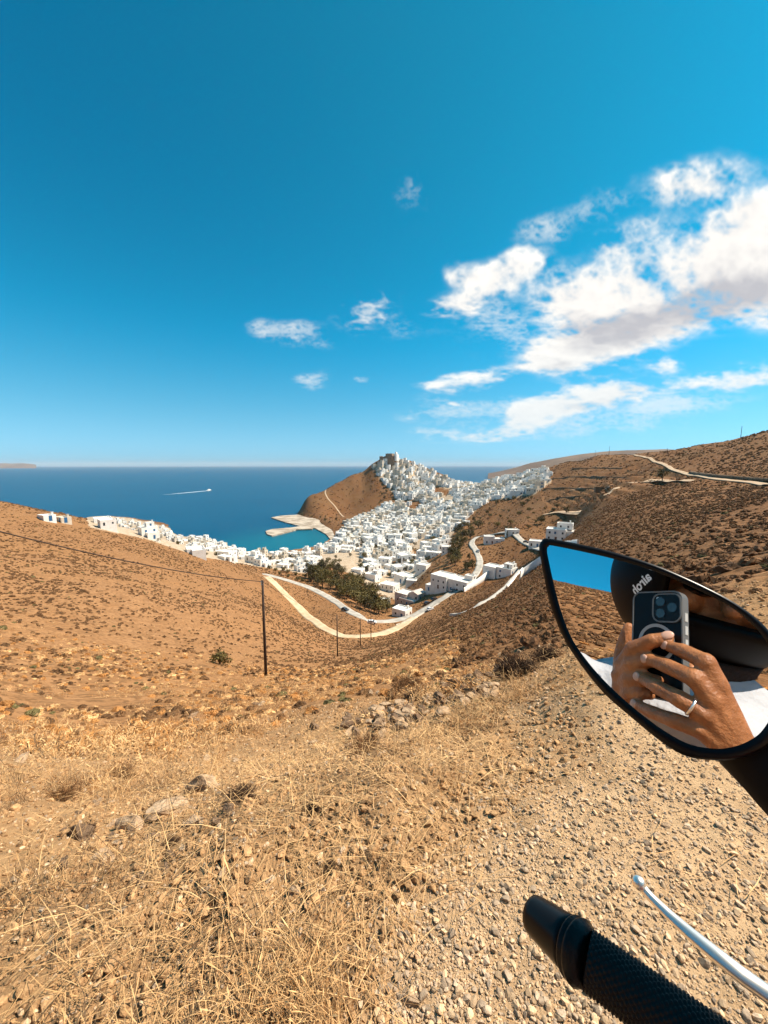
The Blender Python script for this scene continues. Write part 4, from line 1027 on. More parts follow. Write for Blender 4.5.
def hillside_scrub():
    rg = RNG; X = []; Y = []; S = []
    for r0, r1, den, s0, s1 in ((5.5, 12, 4.5, .10, .32), (9, 40, 4.6, .12, .38), (25, 60, 2.1, .28, .6), (60, 120, 1.5, .3, .7), (120, 250, .8, .4, .9), (250, 420, .14, .9, 2.0), (420, 720, .05, 1.2, 2.8), (720, 1000, .02, 1.8, 4.0)):
        n = int(den * (r1 ** 2 - r0 ** 2) * math.pi * 104 / 360)
        r = np.sqrt(rg.uniform(r0 ** 2, r1 ** 2, n)); a = rg.uniform(R(-52), R(52), n)
        x = np.sin(a) * r; y = np.cos(a) * r
        keep = fbm(x, y, 5 if r1 < 130 else 18, 2, 31) > -.25 + .35 * rg.uniform(-1, 1, n)
        keep2 = fbm(x, y, 30, 3, 36) + rg.uniform(-.5, .5, len(x)) > -.38; keep = keep & keep2
        x, y = x[keep], y[keep]; X.append(x); Y.append(y); S.append(rg.uniform(s0, s1, len(x)) * rg.uniform(.7, 1.1, len(x)))
    for r0, r1, den, s0, s1 in ((10, 25, 1.2, .25, .65), (25, 60, .9, .3, .75), (60, 130, .6, .4, .9), (130, 260, .25, .6, 1.2)):
        n = int(den * (r1 ** 2 - r0 ** 2) * math.pi * 44 / 360); r = np.sqrt(rg.uniform(r0 ** 2, r1 ** 2, n)); a = rg.uniform(R(9), R(53), n); X.append(np.sin(a) * r); Y.append(np.cos(a) * r); S.append(rg.uniform(s0, s1, n))
    # the slopes beside and behind the rider, seen only in the mirror
    n = 9000; r = np.sqrt(rg.uniform(8 ** 2, 150 ** 2, n)); a = rg.uniform(R(195), R(262), n); X.append(np.sin(a) * r); Y.append(np.cos(a) * r); S.append(rg.uniform(.5, 1.1, n))
    x = np.concatenate(X); y = np.concatenate(Y); s = np.concatenate(S); r = np.hypot(x, y); az = np.degrees(np.arctan2(x, y))
    z = gz_many(x, y); px, py, dep = project(np.stack([x, y, z], -1)); ok = z > 2.0
    for p in TOWN:
        inn = inpoly(px, py, p) & (r > 180) & (dep > 0)
        for b in BROWN_PATCH: inn &= ~inpoly(px, py, b)
        ok &= ~inn
    ok &= np.array([not on_road(a, b) for a, b in zip(x, y)])
    hx = np.array([h[:2] for h in HOUSE_XY]); 
    for hx_, hy_, c in HOUSE_XY[:len(near)]: ok &= (x - hx_) ** 2 + (y - hy_) ** 2 > 81
    x, y, z, s, r, az = (q[ok] for q in (x, y, z, s, r, az)); n = len(x)
    brown = sstep(9, 16, az) * (az < 60) + (r > 560) + (np.abs(az) > 60) * .7
    k = np.where(rg.uniform(0, 1, n) < np.clip(brown, 0, 1), rg.integers(3, 6, n), rg.integers(0, 3, n)); k = np.where((rg.uniform(0, 1, n) < .55) & (r < 42) & (az < 12), rg.integers(7, 9, n), k); k = np.where(rg.uniform(0, 1, n) < .03, 6, k)
    src = [cushion(i, m_scrub_tan) for i in (1, 2, 3)] + [cushion(i, m_scrub_brn) for i in (4, 5, 6)] + [cushion(9, m_scrub_grn)] + [cushion(12, m_straw, 160, .7), cushion(13, m_straw_or, 160, .7)]
    sc = np.stack([s * rg.uniform(.85, 1.2, n), s * rg.uniform(.85, 1.2, n), s * rg.uniform(.6, 1.05, n)], -1)
    rot = np.stack([rg.uniform(-.2, .2, n), rg.uniform(-.2, .2, n), rg.uniform(0, 6.28, n)], -1)
    print('scrub', n)
    scatter('hillside_scrub', np.stack([x, y, z - .03 * s], -1), sc, rot, k, src, 'low brown cushion scrub covering the dry hillsides', 'scrub')
hillside_scrub()

def near_points(n, r0, r1, a0, a1):
    u = RNG.uniform(0, 1, n); r = np.exp(math.log(r0) + u * (math.log(r1) - math.log(r0))) if r1 / r0 > 6 else np.sqrt(RNG.uniform(r0 ** 2, r1 ** 2, n))
    a = RNG.uniform(R(a0), R(a1), n); x = np.sin(a) * r; y = np.cos(a) * r; z = gz_many(x, y); return x, y, z, r, a
ROCK_XY = []
m_peb = M('pale pebble', (.66, .445, .26), .9, (.50, .33, .19), 2.5, .25, 8, rnd=.42)
m_peb2 = M('grey pebble', (.54, .39, .26), .9, (.36, .25, .16), 2.5, .25, 8, rnd=.42)
m_rock = M('weathered rock', (.50, .34, .21), .95, (.30, .19, .11), 3.0, .5, 10, rnd=.18)
m_rock2 = M('dark schist rock', (.24, .15, .09), .95, (.13, .078, .045), 4.0, .5, 12, rnd=.2)
m_clod = M('dry soil clod', (.53, .31, .145), .98, (.33, .18, .08), 3, .4, 12, rnd=.25)
def gravel():
    x, y, z, r, a = near_points(150000, .8, 7.5, -52, 55); px, py, d = project(np.stack([x, y, z], -1)); g = gravel_soft(px, py, x, y)
    keep = RNG.uniform(0, 1, len(x)) < .34 + .6 * g; x, y, z, r = (q[keep] for q in (x, y, z, r)); n = len(x)
    s = .0030 * np.exp(np.abs(RNG.normal(0, .86, n))) * (1 + .25 * r); s = np.minimum(s, .036)
    src = [stone_mesh(s_, m_peb if s_ % 3 else m_peb2, 1 if s_ < 6 else 2, .65) for s_ in range(10)] + [stone_mesh(30 + s_, m_clod, 2, .75, 1.2) for s_ in range(5)]
    clod = (RNG.uniform(0, 1, n) > .42 + g[keep] * .9); s = np.where(clod, s * RNG.uniform(.8, 2.8, n), s); s = np.minimum(s, .055); kk = np.where(clod, RNG.integers(10, 15, n), RNG.integers(0, 10, n))
    scatter('gravel', np.stack([x, y, z + .12 * s], -1), np.stack([s, s, s * RNG.uniform(.7, 1.1, n)], -1), np.stack([RNG.uniform(-.6, .6, n), RNG.uniform(-.6, .6, n), RNG.uniform(0, 6.28, n)], -1), kk, src, 'loose pale gravel covering the road verge', 'gravel'); print('gravel', n)
gravel()

def rocks():
    rnd = random.Random(77); src = {'pale': [stone_mesh(200 + s, m_rock, 3, .55, .5, 'rock') for s in range(5)], 'dark': [stone_mesh(220 + s, m_rock2, 3, .55, .5, 'rock') for s in range(4)]}
    def put(px, py, wpx, kind, lab, grp, sink=.2, tall=1.0):
        h = hit(px, py)
        if h is None: return
        _, _, d = project(h); s = wpx * d / 384
        ROCK_XY.append((h.x, h.y, s))
        o = bpy.data.objects.new('rock', rnd.choice(src[kind])); COL.objects.link(o); o.location = h + Vector((0, 0, s * (.18 - sink * .3)))
        o.scale = (s, s * rnd.uniform(.7, 1.0), s * rnd.uniform(.6, .9) * tall); o.rotation_euler = (rnd.uniform(-.25, .25), rnd.uniform(-.25, .25), rnd.uniform(0, 6.28)); tag(o, lab, 'rock', grp)
    # the outcrop at left, each rock with its own look
    for a in ((133, 828, 34, 'pale', 'pale flat rock at the middle of the left outcrop'), (168, 812, 44, 'pale', 'long pale slab rising behind the left outcrop'), (205, 790, 40, 'pale', 'pale slab at the upper end of the left outcrop'), (83, 836, 30, 'dark', 'dark rock at the left end of the outcrop'),
              (104, 862, 36, 'pale', 'broad pale rock lowest in the left outcrop'), (62, 868, 22, 'dark', 'small dark rock below the left outcrop'), (190, 826, 30, 'pale', 'pale wedge-shaped rock in the shadow gap of the outcrop'), (228, 812, 24, 'dark', 'dark rock under the dry grass right of the outcrop'), (120, 845, 18, 'pale', 'small pale stone wedged in the left outcrop'),
              (314, 729, 20, 'dark', 'dark rock sticking up alone on the bank crest'), (410, 1002, 24, 'pale', 'pale stone lowest at the picture bottom near the grip'), (296, 892, 14, 'pale', 'whitish stone alone in the dry grass'), (546, 690, 12, 'pale', 'pale round stone beside the thorny bush'), (20, 762, 22, 'pale', 'pale rock at the left picture edge'), (336, 965, 16, 'dark', 'dark stone in the soil left of the gravel')):
        put(a[0], a[1], a[2] * 1.1, a[3], a[4], None, .3, 1.5)
    for i in range(112):
        t = rnd.random(); px = 345 + t * 150 + rnd.uniform(-8, 8); py = 738 - t * 54 + rnd.uniform(-13, 13); put(px, py, rnd.uniform(9, 25), 'dark' if rnd.random() < .45 else 'pale', 'weathered rock in the rubble heap on the bank crest', 'rocks of the rubble heap on the crest', -.5 * rnd.random(), 1.5)
    for i in range(26): put(rnd.uniform(60, 250), rnd.uniform(790, 890), rnd.uniform(7, 20), rnd.choice(('pale', 'dark')), 'fist-sized stone scattered round the left outcrop', 'stones round the left outcrop')
    for i in range(22): put(rnd.uniform(485, 560), rnd.uniform(640, 705), rnd.uniform(4, 10), rnd.choice(('pale', 'pale', 'dark')), 'loose stone strewn around the thorny bush', 'stones round the thorny bush')
    for i in range(26): put(rnd.uniform(180, 420), rnd.uniform(690, 770), rnd.uniform(6, 15), rnd.choice(('pale', 'dark')), 'loose stone on the grassy bank crest', 'stones on the bank crest')
    for i in range(30): put(rnd.uniform(420, 760), rnd.uniform(780, 1015), rnd.uniform(7, 13), 'pale', 'larger pale stone lying in the gravel', 'larger stones in the gravel', .4)
rocks()
def bushes():
    def thorn(seed, mat, n):
        rg = np.random.default_rng(seed); bm = bmesh.new()
        for i in range(n):
            a = rg.uniform(0, 6.28); e = math.asin(rg.uniform(.05, 1)); d = Vector((math.cos(a) * math.cos(e), math.sin(a) * math.cos(e), math.sin(e) * .75)); p = Vector((*rg.normal(0, .05, 2), 0)); L = rg.uniform(.25, .52)
            add_tube(bm, [p, p + d * L * .5 + Vector(rg.normal(0, .04, 3)), p + d * L + Vector(rg.normal(0, .05, 3))], [.007, .005, .002], 4, False)
            for j in range(6):
                q = p + d * L * rg.uniform(.35, 1); t = (d + Vector(rg.normal(0, .9, 3))).normalized() * rg.uniform(.05, .12); s = t.orthogonal().normalized() * .006
                bm.faces.new([bm.verts.new(k) for k in (q - s, q + s, q + t)])
        me = bpy.data.meshes.new('thorny_bush'); bm.to_mesh(me); bm.free(); me.materials.append(mat); return me
    m_dead = M('dead dark brush', (.085, .045, .024), .95, (.045, .025, .014), 9, rnd=.2)
    A = thorn(1, m_dead, 420); B = thorn(2, m_scrub_brn, 200)
    for px, py, w_, me, lab in ((518, 676, 60, A, 'dark dead thorny bush on the verge left of the mirror'), (548, 660, 40, A, 'smaller dead bush behind the dark thorny one'), (366, 752, 46, B, 'rusty brown thorny bush below the rubble heap'), (408, 690, 40, B, 'rusty brown bush behind the rubble heap'), (240, 800, 38, A, 'dark dead bush right of the left outcrop'), (455, 694, 34, B, 'low rusty bush at the right end of the rubble heap'), (158, 815, 34, A, 'dark brush added for the shaded crevice between the slabs of the left outcrop'), (84, 834, 24, A, 'small dark brush added for the shaded gap at the left end of the outcrop'), (170, 846, 22, A, 'tiny dark brush added for the shaded gap below the left outcrop'), (372, 742, 22, A, 'dark dead clump added for the shaded spot beside the rusty bush below the heap'), (412, 702, 30, A, 'dark brush added for the shaded gaps in the rubble heap'), (120, 778, 40, B, 'wide rusty bush above the left outcrop'), (60, 800, 40, B, 'rusty bush left of the outcrop near the picture edge'), (312, 812, 26, A, 'dark dead bush alone in the dry grass at centre'), (215, 905, 24, B, 'rusty dry plant low in the straw at left'), (330, 870, 22, A, 'dark dry plant in the straw near the gravel edge')):  # dark brush in the outcrop and heap is added to stand for crevice shade
        h = hit(px, py); _, _, d = project(h); s = w_ * d / 384
        o = bpy.data.objects.new('thorny_bush', me); COL.objects.link(o); o.location = h; o.scale = (s, s, s * .9); o.rotation_euler = (0, 0, px); tag(o, lab, 'bush')
bushes()

def dry_grass():
    # tall straw near the verge, thinning out on the trodden gravel
    x, y, z, r, a = near_points(7600, .85, 9, -52, 50)
    px, py, d = project(np.stack([x, y, z], -1)); g = gravel_soft(px, py, x, y)
    cl = fbm(x, y, .42, 3, 77) + .7 * fbm(x, y, 1.5, 2, 78)
    thr = .27 - .15 * sstep(1.5, 3, r) + .75 * g; thr = thr + .35 * sstep(560, 480, py) * 0
    bare = inpoly(px, py, [(60, 850), (130, 800), (230, 770), (330, 710), (420, 690), (470, 690), (440, 730), (300, 800), (180, 860), (90, 880)])
    keep = (cl + RNG.uniform(-.22, .22, len(x)) > thr + .7 * bare)
    kd = KDTree(len(ROCK_XY)); [kd.insert((a_, b_, 0), i_) for i_, (a_, b_, c_) in enumerate(ROCK_XY)]; kd.balance()
    def clear(a_, b_):
        c_, i_, d_ = kd.find((a_, b_, 0)); return d_ > .55 * ROCK_XY[i_][2] + .015
    keep &= ~((np.degrees(a) > 21) & (r > 3.2) & (RNG.uniform(0, 1, len(x)) < .8))
    keep &= np.array([clear(a_, b_) for a_, b_ in zip(x, y)])
    x, y, z, r, px, py, g = (q[keep] for q in (x, y, z, r, px, py, g)); n = len(x)
    src = [tuft(s, 15, .20, .045, m_straw, .0010, .8) for s in range(4)] + [tuft(s, 13, .30, .04, m_straw, .0011, .55) for s in (10, 11)] + [tuft(s, 24, .13, .05, m_straw_or, .0011, .9) for s in (20, 21, 22)] + [tuft(30, 14, .18, .04, m_straw_dk, .0010, 1.1), tuft(31, 9, .28, .03, m_straw_dk, .0010, .9)] + [tuft(33, 46, .09, .06, m_straw_dk, .0012, 1.0), tuft(34, 50, .075, .07, m_straw_or, .0013, 1.0), tuft(35, 60, .07, .07, m_scrub_brn, .0014, 1.0)]
    orange = (fbm(x, y, 1.6, 2, 91) + .9 * sstep(2.6, 4.5, r) > .42)
    q = RNG.uniform(0, 1, n); k = np.where(orange & (q < .6), RNG.integers(6, 9, n), np.where(q < .09, RNG.integers(9, 11, n), np.where(q < .40, RNG.integers(11, 14, n), np.where(q > .84, RNG.integers(4, 6, n), RNG.integers(0, 4, n)))))
    s = RNG.uniform(.4, 1.15, n) * (1 - .4 * g) * (1 + .15 * sstep(3, 9, r)) * (1 - .35 * sstep(3.5, 6, r)) * np.where(r < 1.5, .85, 1)
    rot = np.stack([RNG.normal(0, .12, n), RNG.normal(0, .12, n), RNG.uniform(0, 6.28, n)], -1)
    scatter('dry_grass', np.stack([x, y, z], -1), np.stack([s, s, s * RNG.uniform(.8, 1.15, n)], -1), rot, k, src, 'straw-coloured dry grass growing on the roadside bank', 'grass'); print('grass', n)
    # fallen stalks
    x, y, z, r, a = near_points(1300, .8, 6, -52, 50); px, py, d = project(np.stack([x, y, z], -1)); g = gravel_soft(px, py, x, y); keep = RNG.uniform(0, 1, len(x)) > .35 + .64 * g
    x, y, z = x[keep], y[keep], z[keep]; n = len(x); src = [mat_straw(s, 16, .16, m_straw) for s in range(4)] + [mat_straw(9, 10, .16, m_straw_dk)]
    scatter('fallen_stalks', np.stack([x, y, z], -1), np.ones((n, 3)) * RNG.uniform(.7, 1.2, (n, 1)), np.stack([np.zeros(n), np.zeros(n), RNG.uniform(0, 6.28, n)], -1), RNG.integers(0, 5, n), src, 'broken dry stalks lying on the bare soil', 'dry stalks')
    # coarser orange grass and low tussocks down the bank and on the slope
    x, y, z, r, a = near_points(11000, 4, 60, -52, 45); keep = (fbm(x, y, 3.5, 3, 55) + RNG.uniform(-.3, .3, len(x)) > .02 + 1.2 * sstep(14, 24, np.degrees(a)) + .30 * sstep(2, -12, np.degrees(a)) * (r < 16)) & np.array([clear(a_, b_) for a_, b_ in zip(x, y)]); x, y, z, r = (q[keep] for q in (x, y, z, r)); n = len(x)
    src = [tuft(40 + s, 30, .10, .13, m_straw_or if s % 2 else m_straw, .005, 1.1) for s in range(5)] + [tuft(60, 24, .11, .12, m_straw_dk, .005, .8)]
    s = RNG.uniform(.6, 1.2, n) * (1 + .5 * sstep(12, 40, r)); k = np.where(RNG.uniform(0, 1, n) < .1, 5, RNG.integers(0, 5, n))
    scatter('tussock_grass', np.stack([x, y, z], -1), np.stack([s, s, s * .9], -1), np.stack([np.zeros(n), np.zeros(n), RNG.uniform(0, 6.28, n)], -1), k, src, 'orange-brown tussock grass spreading down the slope', 'grass')
dry_grass()

# ------------------------------------------------------------------ the motorcycle, its mirror, and the rider seen in it
CAM = np.array([0, 0, CZ])
_nr = ray(665, 607); MN = -_nr / np.linalg.norm(_nr); MD = .35; M0 = -MN * MD
def refl(X): X = np.asarray(X, float); return X - 2 * ((X - M0) @ MN)[..., None] * MN if X.ndim > 1 else X - 2 * ((X - M0) @ MN) * MN
def refl_d(d): d = np.asarray(d, float); return d - 2 * (d @ MN) * MN
_ph0 = refl(FWD * -.004); _phn = refl_d(FWD)
def RV(px, py, h):
    """real place (camera-relative) of what shows in the mirror at a pixel, h metres in front of the phone's back"""
    v = ray(px, py); t = (h + _ph0 @ _phn) / (v @ _phn); return refl(v * t)
def W(p): return Vector((p[0], p[1], p[2] + CZ))
def on_mirror(px, py, off=0.0):
    v = ray(px, py); t = ((M0 + MN * off) @ MN) / (v @ MN); return v * t

m_blk = M('black gloss plastic', (.007, .006, .006), .3, spec=.2)
m_blkm = M('black rubber', (.010, .008, .007), .32, (.012, .009, .008), 40, .15, 300, spec=.22)
m_steel = M('polished alloy', (.98, .91, .82), .38, metal=1.0)
m_mirror = M('mirror silver', (.93, .94, .95), .0, metal=1.0)
m_red = M('red bike paint', (.30, .02, .015), .25, coat=.6)
m_grey = M('grey engine alloy', (.28, .28, .28), .45, metal=.7)
m_lens = M('lamp lens', (.7, .7, .72), .08, spec=.6)

HD = np.array([.65, .76, 0]); HD /= np.linalg.norm(HD); BR = np.array([HD[1], -HD[0], 0])
BC = np.array([.40, .0125, -.335]); GR0 = gz(BC[0], BC[1]) - CZ
bike = thing('motorcycle', 'black motorcycle at the verge with chrome lever, ribbed rubber grip and teardrop mirror', 'motorcycle', W((BC[0], BC[1], GR0)))
def BL(f, r, u):
    """bike frame: forward, right of the steering head; height above the ground -> local to the bike Empty"""
    return Vector(HD * f + BR * r) + Vector((0, 0, u))
def loc(p): return W(p) - bike.location        # camera-relative -> bike-local
def bobj(name, bm, mat, parent=None, smooth=True):
    return obj(name, bm, mat, parent or bike, smooth)

# mirror
GLASS = [(547, 549.4), (549, 546.3), (552.5, 545.6), (584, 552), (617, 559.8), (654, 571), (691, 586.8), (728, 605.2), (753, 625), (768, 644), (776, 664), (778.5, 690), (774, 712), (767, 724), (758, 735), (744, 743.3), (730, 747.5), (716, 748.8), (691, 744.7), (666, 732), (635, 709), (607.5, 684), (586, 659.5), (570, 634.7), (558, 600.6), (549, 562)]
RIM = [(539, 548), (541.5, 541), (548, 538.4), (584, 545), (617, 553), (654, 564.5), (691, 580), (728, 598.6), (755, 617), (774, 637), (786, 660), (790, 692), (786, 718), (778, 734), (766, 748), (750, 756), (734, 760), (716, 760.5), (688, 757), (664, 744), (633, 719), (604, 693.5), (580.5, 664.5), (563, 637), (549.5, 602), (541.5, 564)]
def smooth_closed(P, k=4):
    P = np.array(P, float); n = len(P); out = []
    for i in range(n):
        a, b, c, d = P[i - 1], P[i], P[(i + 1) % n], P[(i + 2) % n]
        for j in range(k):
            t = j / k; out.append(.5 * ((2 * b) + (-a + c) * t + (2 * a - 5 * b + 4 * c - d) * t * t + (-a + 3 * b - 3 * c + d) * t ** 3))
    return out
def mirror():
    Gp = [on_mirror(*p) for p in smooth_closed(GLASS)]; Rp = [on_mirror(*p, off=.0015) for p in smooth_closed(RIM)]; n = len(Gp)
    gc = np.mean(Rp, axis=0)
    bm = bmesh.new()
    f = [bm.verts.new(loc(p)) for p in Gp]; b = [bm.verts.new(loc(p - MN * .002)) for p in Gp]
    bm.faces.new(f); bm.faces.new(list(reversed(b)))
    for k in range(n): bm.faces.new((f[k], b[k], b[(k + 1) % n], f[(k + 1) % n]))
    bmesh.ops.recalc_face_normals(bm, faces=bm.faces)
    hb = bmesh.new(); rings = []
    def ring(fn): rings.append([hb.verts.new(loc(fn(k))) for k in range(n)])
    ring(lambda k: Gp[k] + MN * .0002); ring(lambda k: Gp[k] * .62 + Rp[k] * .38 + MN * .0022); ring(lambda k: Rp[k] - MN * .0005); ring(lambda k: gc + (Rp[k] - gc) * 1.003 - MN * .006)
    for sc, dp in ((.985, .014), (.93, .024), (.82, .033), (.62, .040), (.3, .043)): ring(lambda k: gc + (Rp[k] - gc) * sc - MN * dp)
    for a, b2 in zip(rings, rings[1:]):
        for k in range(n): hb.faces.new((a[k], a[(k + 1) % n], b2[(k + 1) % n], b2[k]))
    hb.faces.new(rings[-1]); bmesh.ops.recalc_face_normals(hb, faces=hb.faces)
    mo = bobj('mirror', hb, m_blk)
    go = obj('mirror_glass', bm, m_mirror, mo)
    # the arm down to the handlebar clamp
    s0 = on_mirror(764, 738) - MN * .044; s1 = on_mirror(800, 796) - MN * .016
    cl = BC - BR * .17 + np.array([0, 0, .02])
    t = bmesh.new(); pts = [s0, s0 * .5 + s1 * .5, s1, s1 * .62 + cl * .38 + np.array([.03, 0, -.02]), cl]
    add_tube(t, [loc(p) for p in pts], [.033, .031, .024, .013, .012], 14); bobj('mirror_stem', t, M('matte black plastic', (.008, .007, .007), .7, spec=.12))
mirror()

# handlebar, grip, lever
def from_px(px, py, d): v = ray(px, py); return v * d
G0 = from_px(532, 913, .300); G1 = from_px(571, 945, .2715); G2 = G1 + BR * .125 + np.array([0, 0, .002])
ax = (G1 - G0) / np.linalg.norm(G1 - G0)
def grip():
    g = bmesh.new(); e = G0; L = np.linalg.norm(G1 - G0)
    add_tube(g, [loc(e), loc(e + ax * .0015), loc(e + ax * .005), loc(e + ax * L * .9), loc(e + ax * L)], [.0105, .0122, .0130, .0158, .0162], 32)
    bobj('bar_end', g, m_blk)
    g = bmesh.new(); prof = [(0, .0158), (.0012, .0176), (.0026, .0180), (.0042, .0164), (.0056, .0184), (.0074, .0188), (.0095, .0170), (.013, .0160)]
    add_tube(g, [loc(G1 + ax * a) for a, _ in prof], [r for _, r in prof], 36); bobj('grip_flange', g, m_blkm)
    # diamond-knurled rubber sleeve: real raised studs
    g = bmesh.new(); P0 = G1 + ax * .013; a2 = (G2 - P0) / np.linalg.norm(G2 - P0); LL = np.linalg.norm(G2 - P0); n = Vector(a2).orthogonal().normalized(); b = Vector(a2).cross(n)
    nu, nl = 128, 250; rows = []
    for i in range(nl):
        s = i / (nl - 1) * LL; ring = []
        for k in range(nu):
            th = 2 * math.pi * k / nu; u = th / (2 * math.pi) * 26; v_ = s / .0042
            kn = max(0.0, math.cos(math.pi * (u + v_)) ** 2 * math.cos(math.pi * (u - v_)) ** 2) ** .6
            r = .0152 + .0015 * kn
            ring.append(g.verts.new(loc(P0 + a2 * s) + (n * math.cos(th) + b * math.sin(th)) * r))
        rows.append(ring)
    for p, q in zip(rows, rows[1:]):
        for k in range(nu): g.faces.new((p[k], q[k], q[(k + 1) % nu], p[(k + 1) % nu]))
    bobj('grip', g, m_blkm)
    g = bmesh.new(); e = BC
    add_tube(g, [loc(G2 - a2 * .004), loc(G2 + BR * .04), loc(BC - BR * .1), loc(BC + BR * .1), loc(BC + BR * .36), loc(BC + BR * .50)], .0112, 14); bobj('handlebar', g, m_blk)
    g = bmesh.new(); add_tube(g, [loc(BC + BR * .36), loc(BC + BR * .49)], .0175, 20); bobj('grip', g, m_blkm)
    g = bmesh.new(); add_box(g, loc(G2 + BR * .10), (.05, .04, .04), Matrix.Rotation(-.86, 3, 'Z'), bevel=.008); bobj('switch_box', g, m_blk)
    # lever: flat blade with a ball tip
    tip = from_px(638.5, 882, .322); pts = [tip, from_px(643, 888, .320), from_px(651, 897.5, .314), from_px(668, 914, .303), from_px(690, 933.5, .290), from_px(715, 954, .276), from_px(742, 975.5, .264), from_px(775, 999, .254)]
    end = G2 + BR * .02 + HD * .045; pts += [pts[-1] * .5 + end * .5 + HD * .008, end]
    g = bmesh.new(); add_tube(g, [loc(p) for p in pts], [(.0014, .0014), (.0034, .0034), (.0032, .0034), (.0032, .0040), (.0034, .0048), (.0036, .0054), (.0038, .0056), (.004, .0058), (.005, .008), (.006, .009)], 16, n0=np.cross(ax, FWD))
    lv = bobj('clutch_lever', g, m_steel)
    g = bmesh.new(); add_ball(g, loc(from_px(638.8, 883, .321)), (.0052, .0052, .0052)); obj('ball_end', g, m_steel, lv)
grip()
def wheel(f, r0=.30):
    g = bmesh.new(); n = 40; c = BL(f, 0, r0)
    pts = [c + Vector(HD) * (r0 - .05) * math.cos(2 * math.pi * k / n) + Vector((0, 0, (r0 - .05) * math.sin(2 * math.pi * k / n))) for k in range(n)]
    rings = []
    for k in range(n):
        d = (pts[k] - c).normalized(); rings.append([g.verts.new(pts[k] + d * .05 * math.cos(a) + Vector(BR) * .055 * math.sin(a)) for a in [2 * math.pi * j / 10 for j in range(10)]])
    for k in range(n):
        for j in range(10): g.faces.new((rings[k][j], rings[(k + 1) % n][j], rings[(k + 1) % n][(j + 1) % 10], rings[k][(j + 1) % 10]))
    bmesh.ops.recalc_face_normals(g, faces=g.faces)
    w = bobj('wheel', bmesh.new(), m_tyre); obj('tyre', g, m_tyre, w, True)
    g = bmesh.new(); add_tube(g, [c - Vector(BR) * .06, c + Vector(BR) * .06], .05, 14)
    for k in range(5):
        a = 2 * math.pi * k / 5; d = Vector(HD) * math.cos(a) + Vector((0, 0, math.sin(a))); add_tube(g, [c + d * .04, c + d * (r0 - .08)], [.02, .014], 8)
    add_tube(g, [c + (Vector(HD) * math.cos(a) + Vector((0, 0, math.sin(a)))) * (r0 - .085) for a in [2 * math.pi * k / 40 for k in range(41)]], .016, 8); obj('rim', g, m_grey, w, True)
wheel(.36); wheel(-1.02)
for s in (-.1, .1):
    g = bmesh.new(); add_tube(g, [BL(.36, s, .30), BL(.12, s, .95), BL(.03, s, 1.14)], [.024, .022, .02], 12); bobj('fork_leg', g, m_grey)
g = bmesh.new(); add_ball(g, BL(.14, 0, .98), (.10, .10, .10)); bobj('headlight', g, m_blk)
g = bmesh.new(); add_ball(g, BL(.20, 0, .98), (.07, .07, .07)); bobj('headlight_lens', g, m_lens)
g = bmesh.new(); add_tube(g, [BL(.0, 0, .86), BL(-.12, 0, .93), BL(-.3, 0, .92), BL(-.46, 0, .82)], [(.09, .09), (.15, .12), (.14, .12), (.08, .07)], 18); bobj('fuel_tank', g, m_red)
g = bmesh.new(); add_tube(g, [BL(-.42, 0, .79), BL(-.6, 0, .77), BL(-.9, 0, .80), BL(-1.12, 0, .84)], [(.05, .05), (.05, .14), (.05, .13), (.03, .07)], 16, n0=(0, 0, 1)); bobj('seat', g, m_blkm)
g = bmesh.new(); add_box(g, BL(-.33, 0, .47), (.42, .26, .36), Matrix.Rotation(math.atan2(HD[1], HD[0]), 3, 'Z'), bevel=.05); bobj('engine', g, m_grey)
g = bmesh.new()
for pts in ([BL(0, 0, .86), BL(-.15, 0, .45), BL(-.5, 0, .32)], [BL(-.05, 0, .82), BL(-.5, 0, .72), BL(-1.05, 0, .78)], [BL(-.5, .09, .36), BL(-1.02, .09, .30)], [BL(-.5, -.09, .36), BL(-1.02, -.09, .30)], [BL(-.5, 0, .34), BL(-.52, 0, .74)]): add_tube(g, pts, .022, 10)
bobj('frame', g, m_blk)
g = bmesh.new(); add_tube(g, [BL(-.2, .15, .4), BL(-.5, .17, .28), BL(-.8, .19, .36), BL(-1.15, .2, .46)], [.02, .022, .045, .05], 14); bobj('exhaust', g, m_steel)
g = bmesh.new(); add_tube(g, [BL(.36 + .32 * math.cos(a), 0, .30 + .32 * math.sin(a)) for a in [R(25 + 10 * k) for k in range(13)]], [(.012, .07)] * 13, 10, n0=HD); bobj('mudguard', g, m_red)
g = bmesh.new(); add_tube(g, [BL(-.5, -.12, .36), BL(-.52, -.30, .02)], .012, 8); bobj('side_stand', g, m_blk)

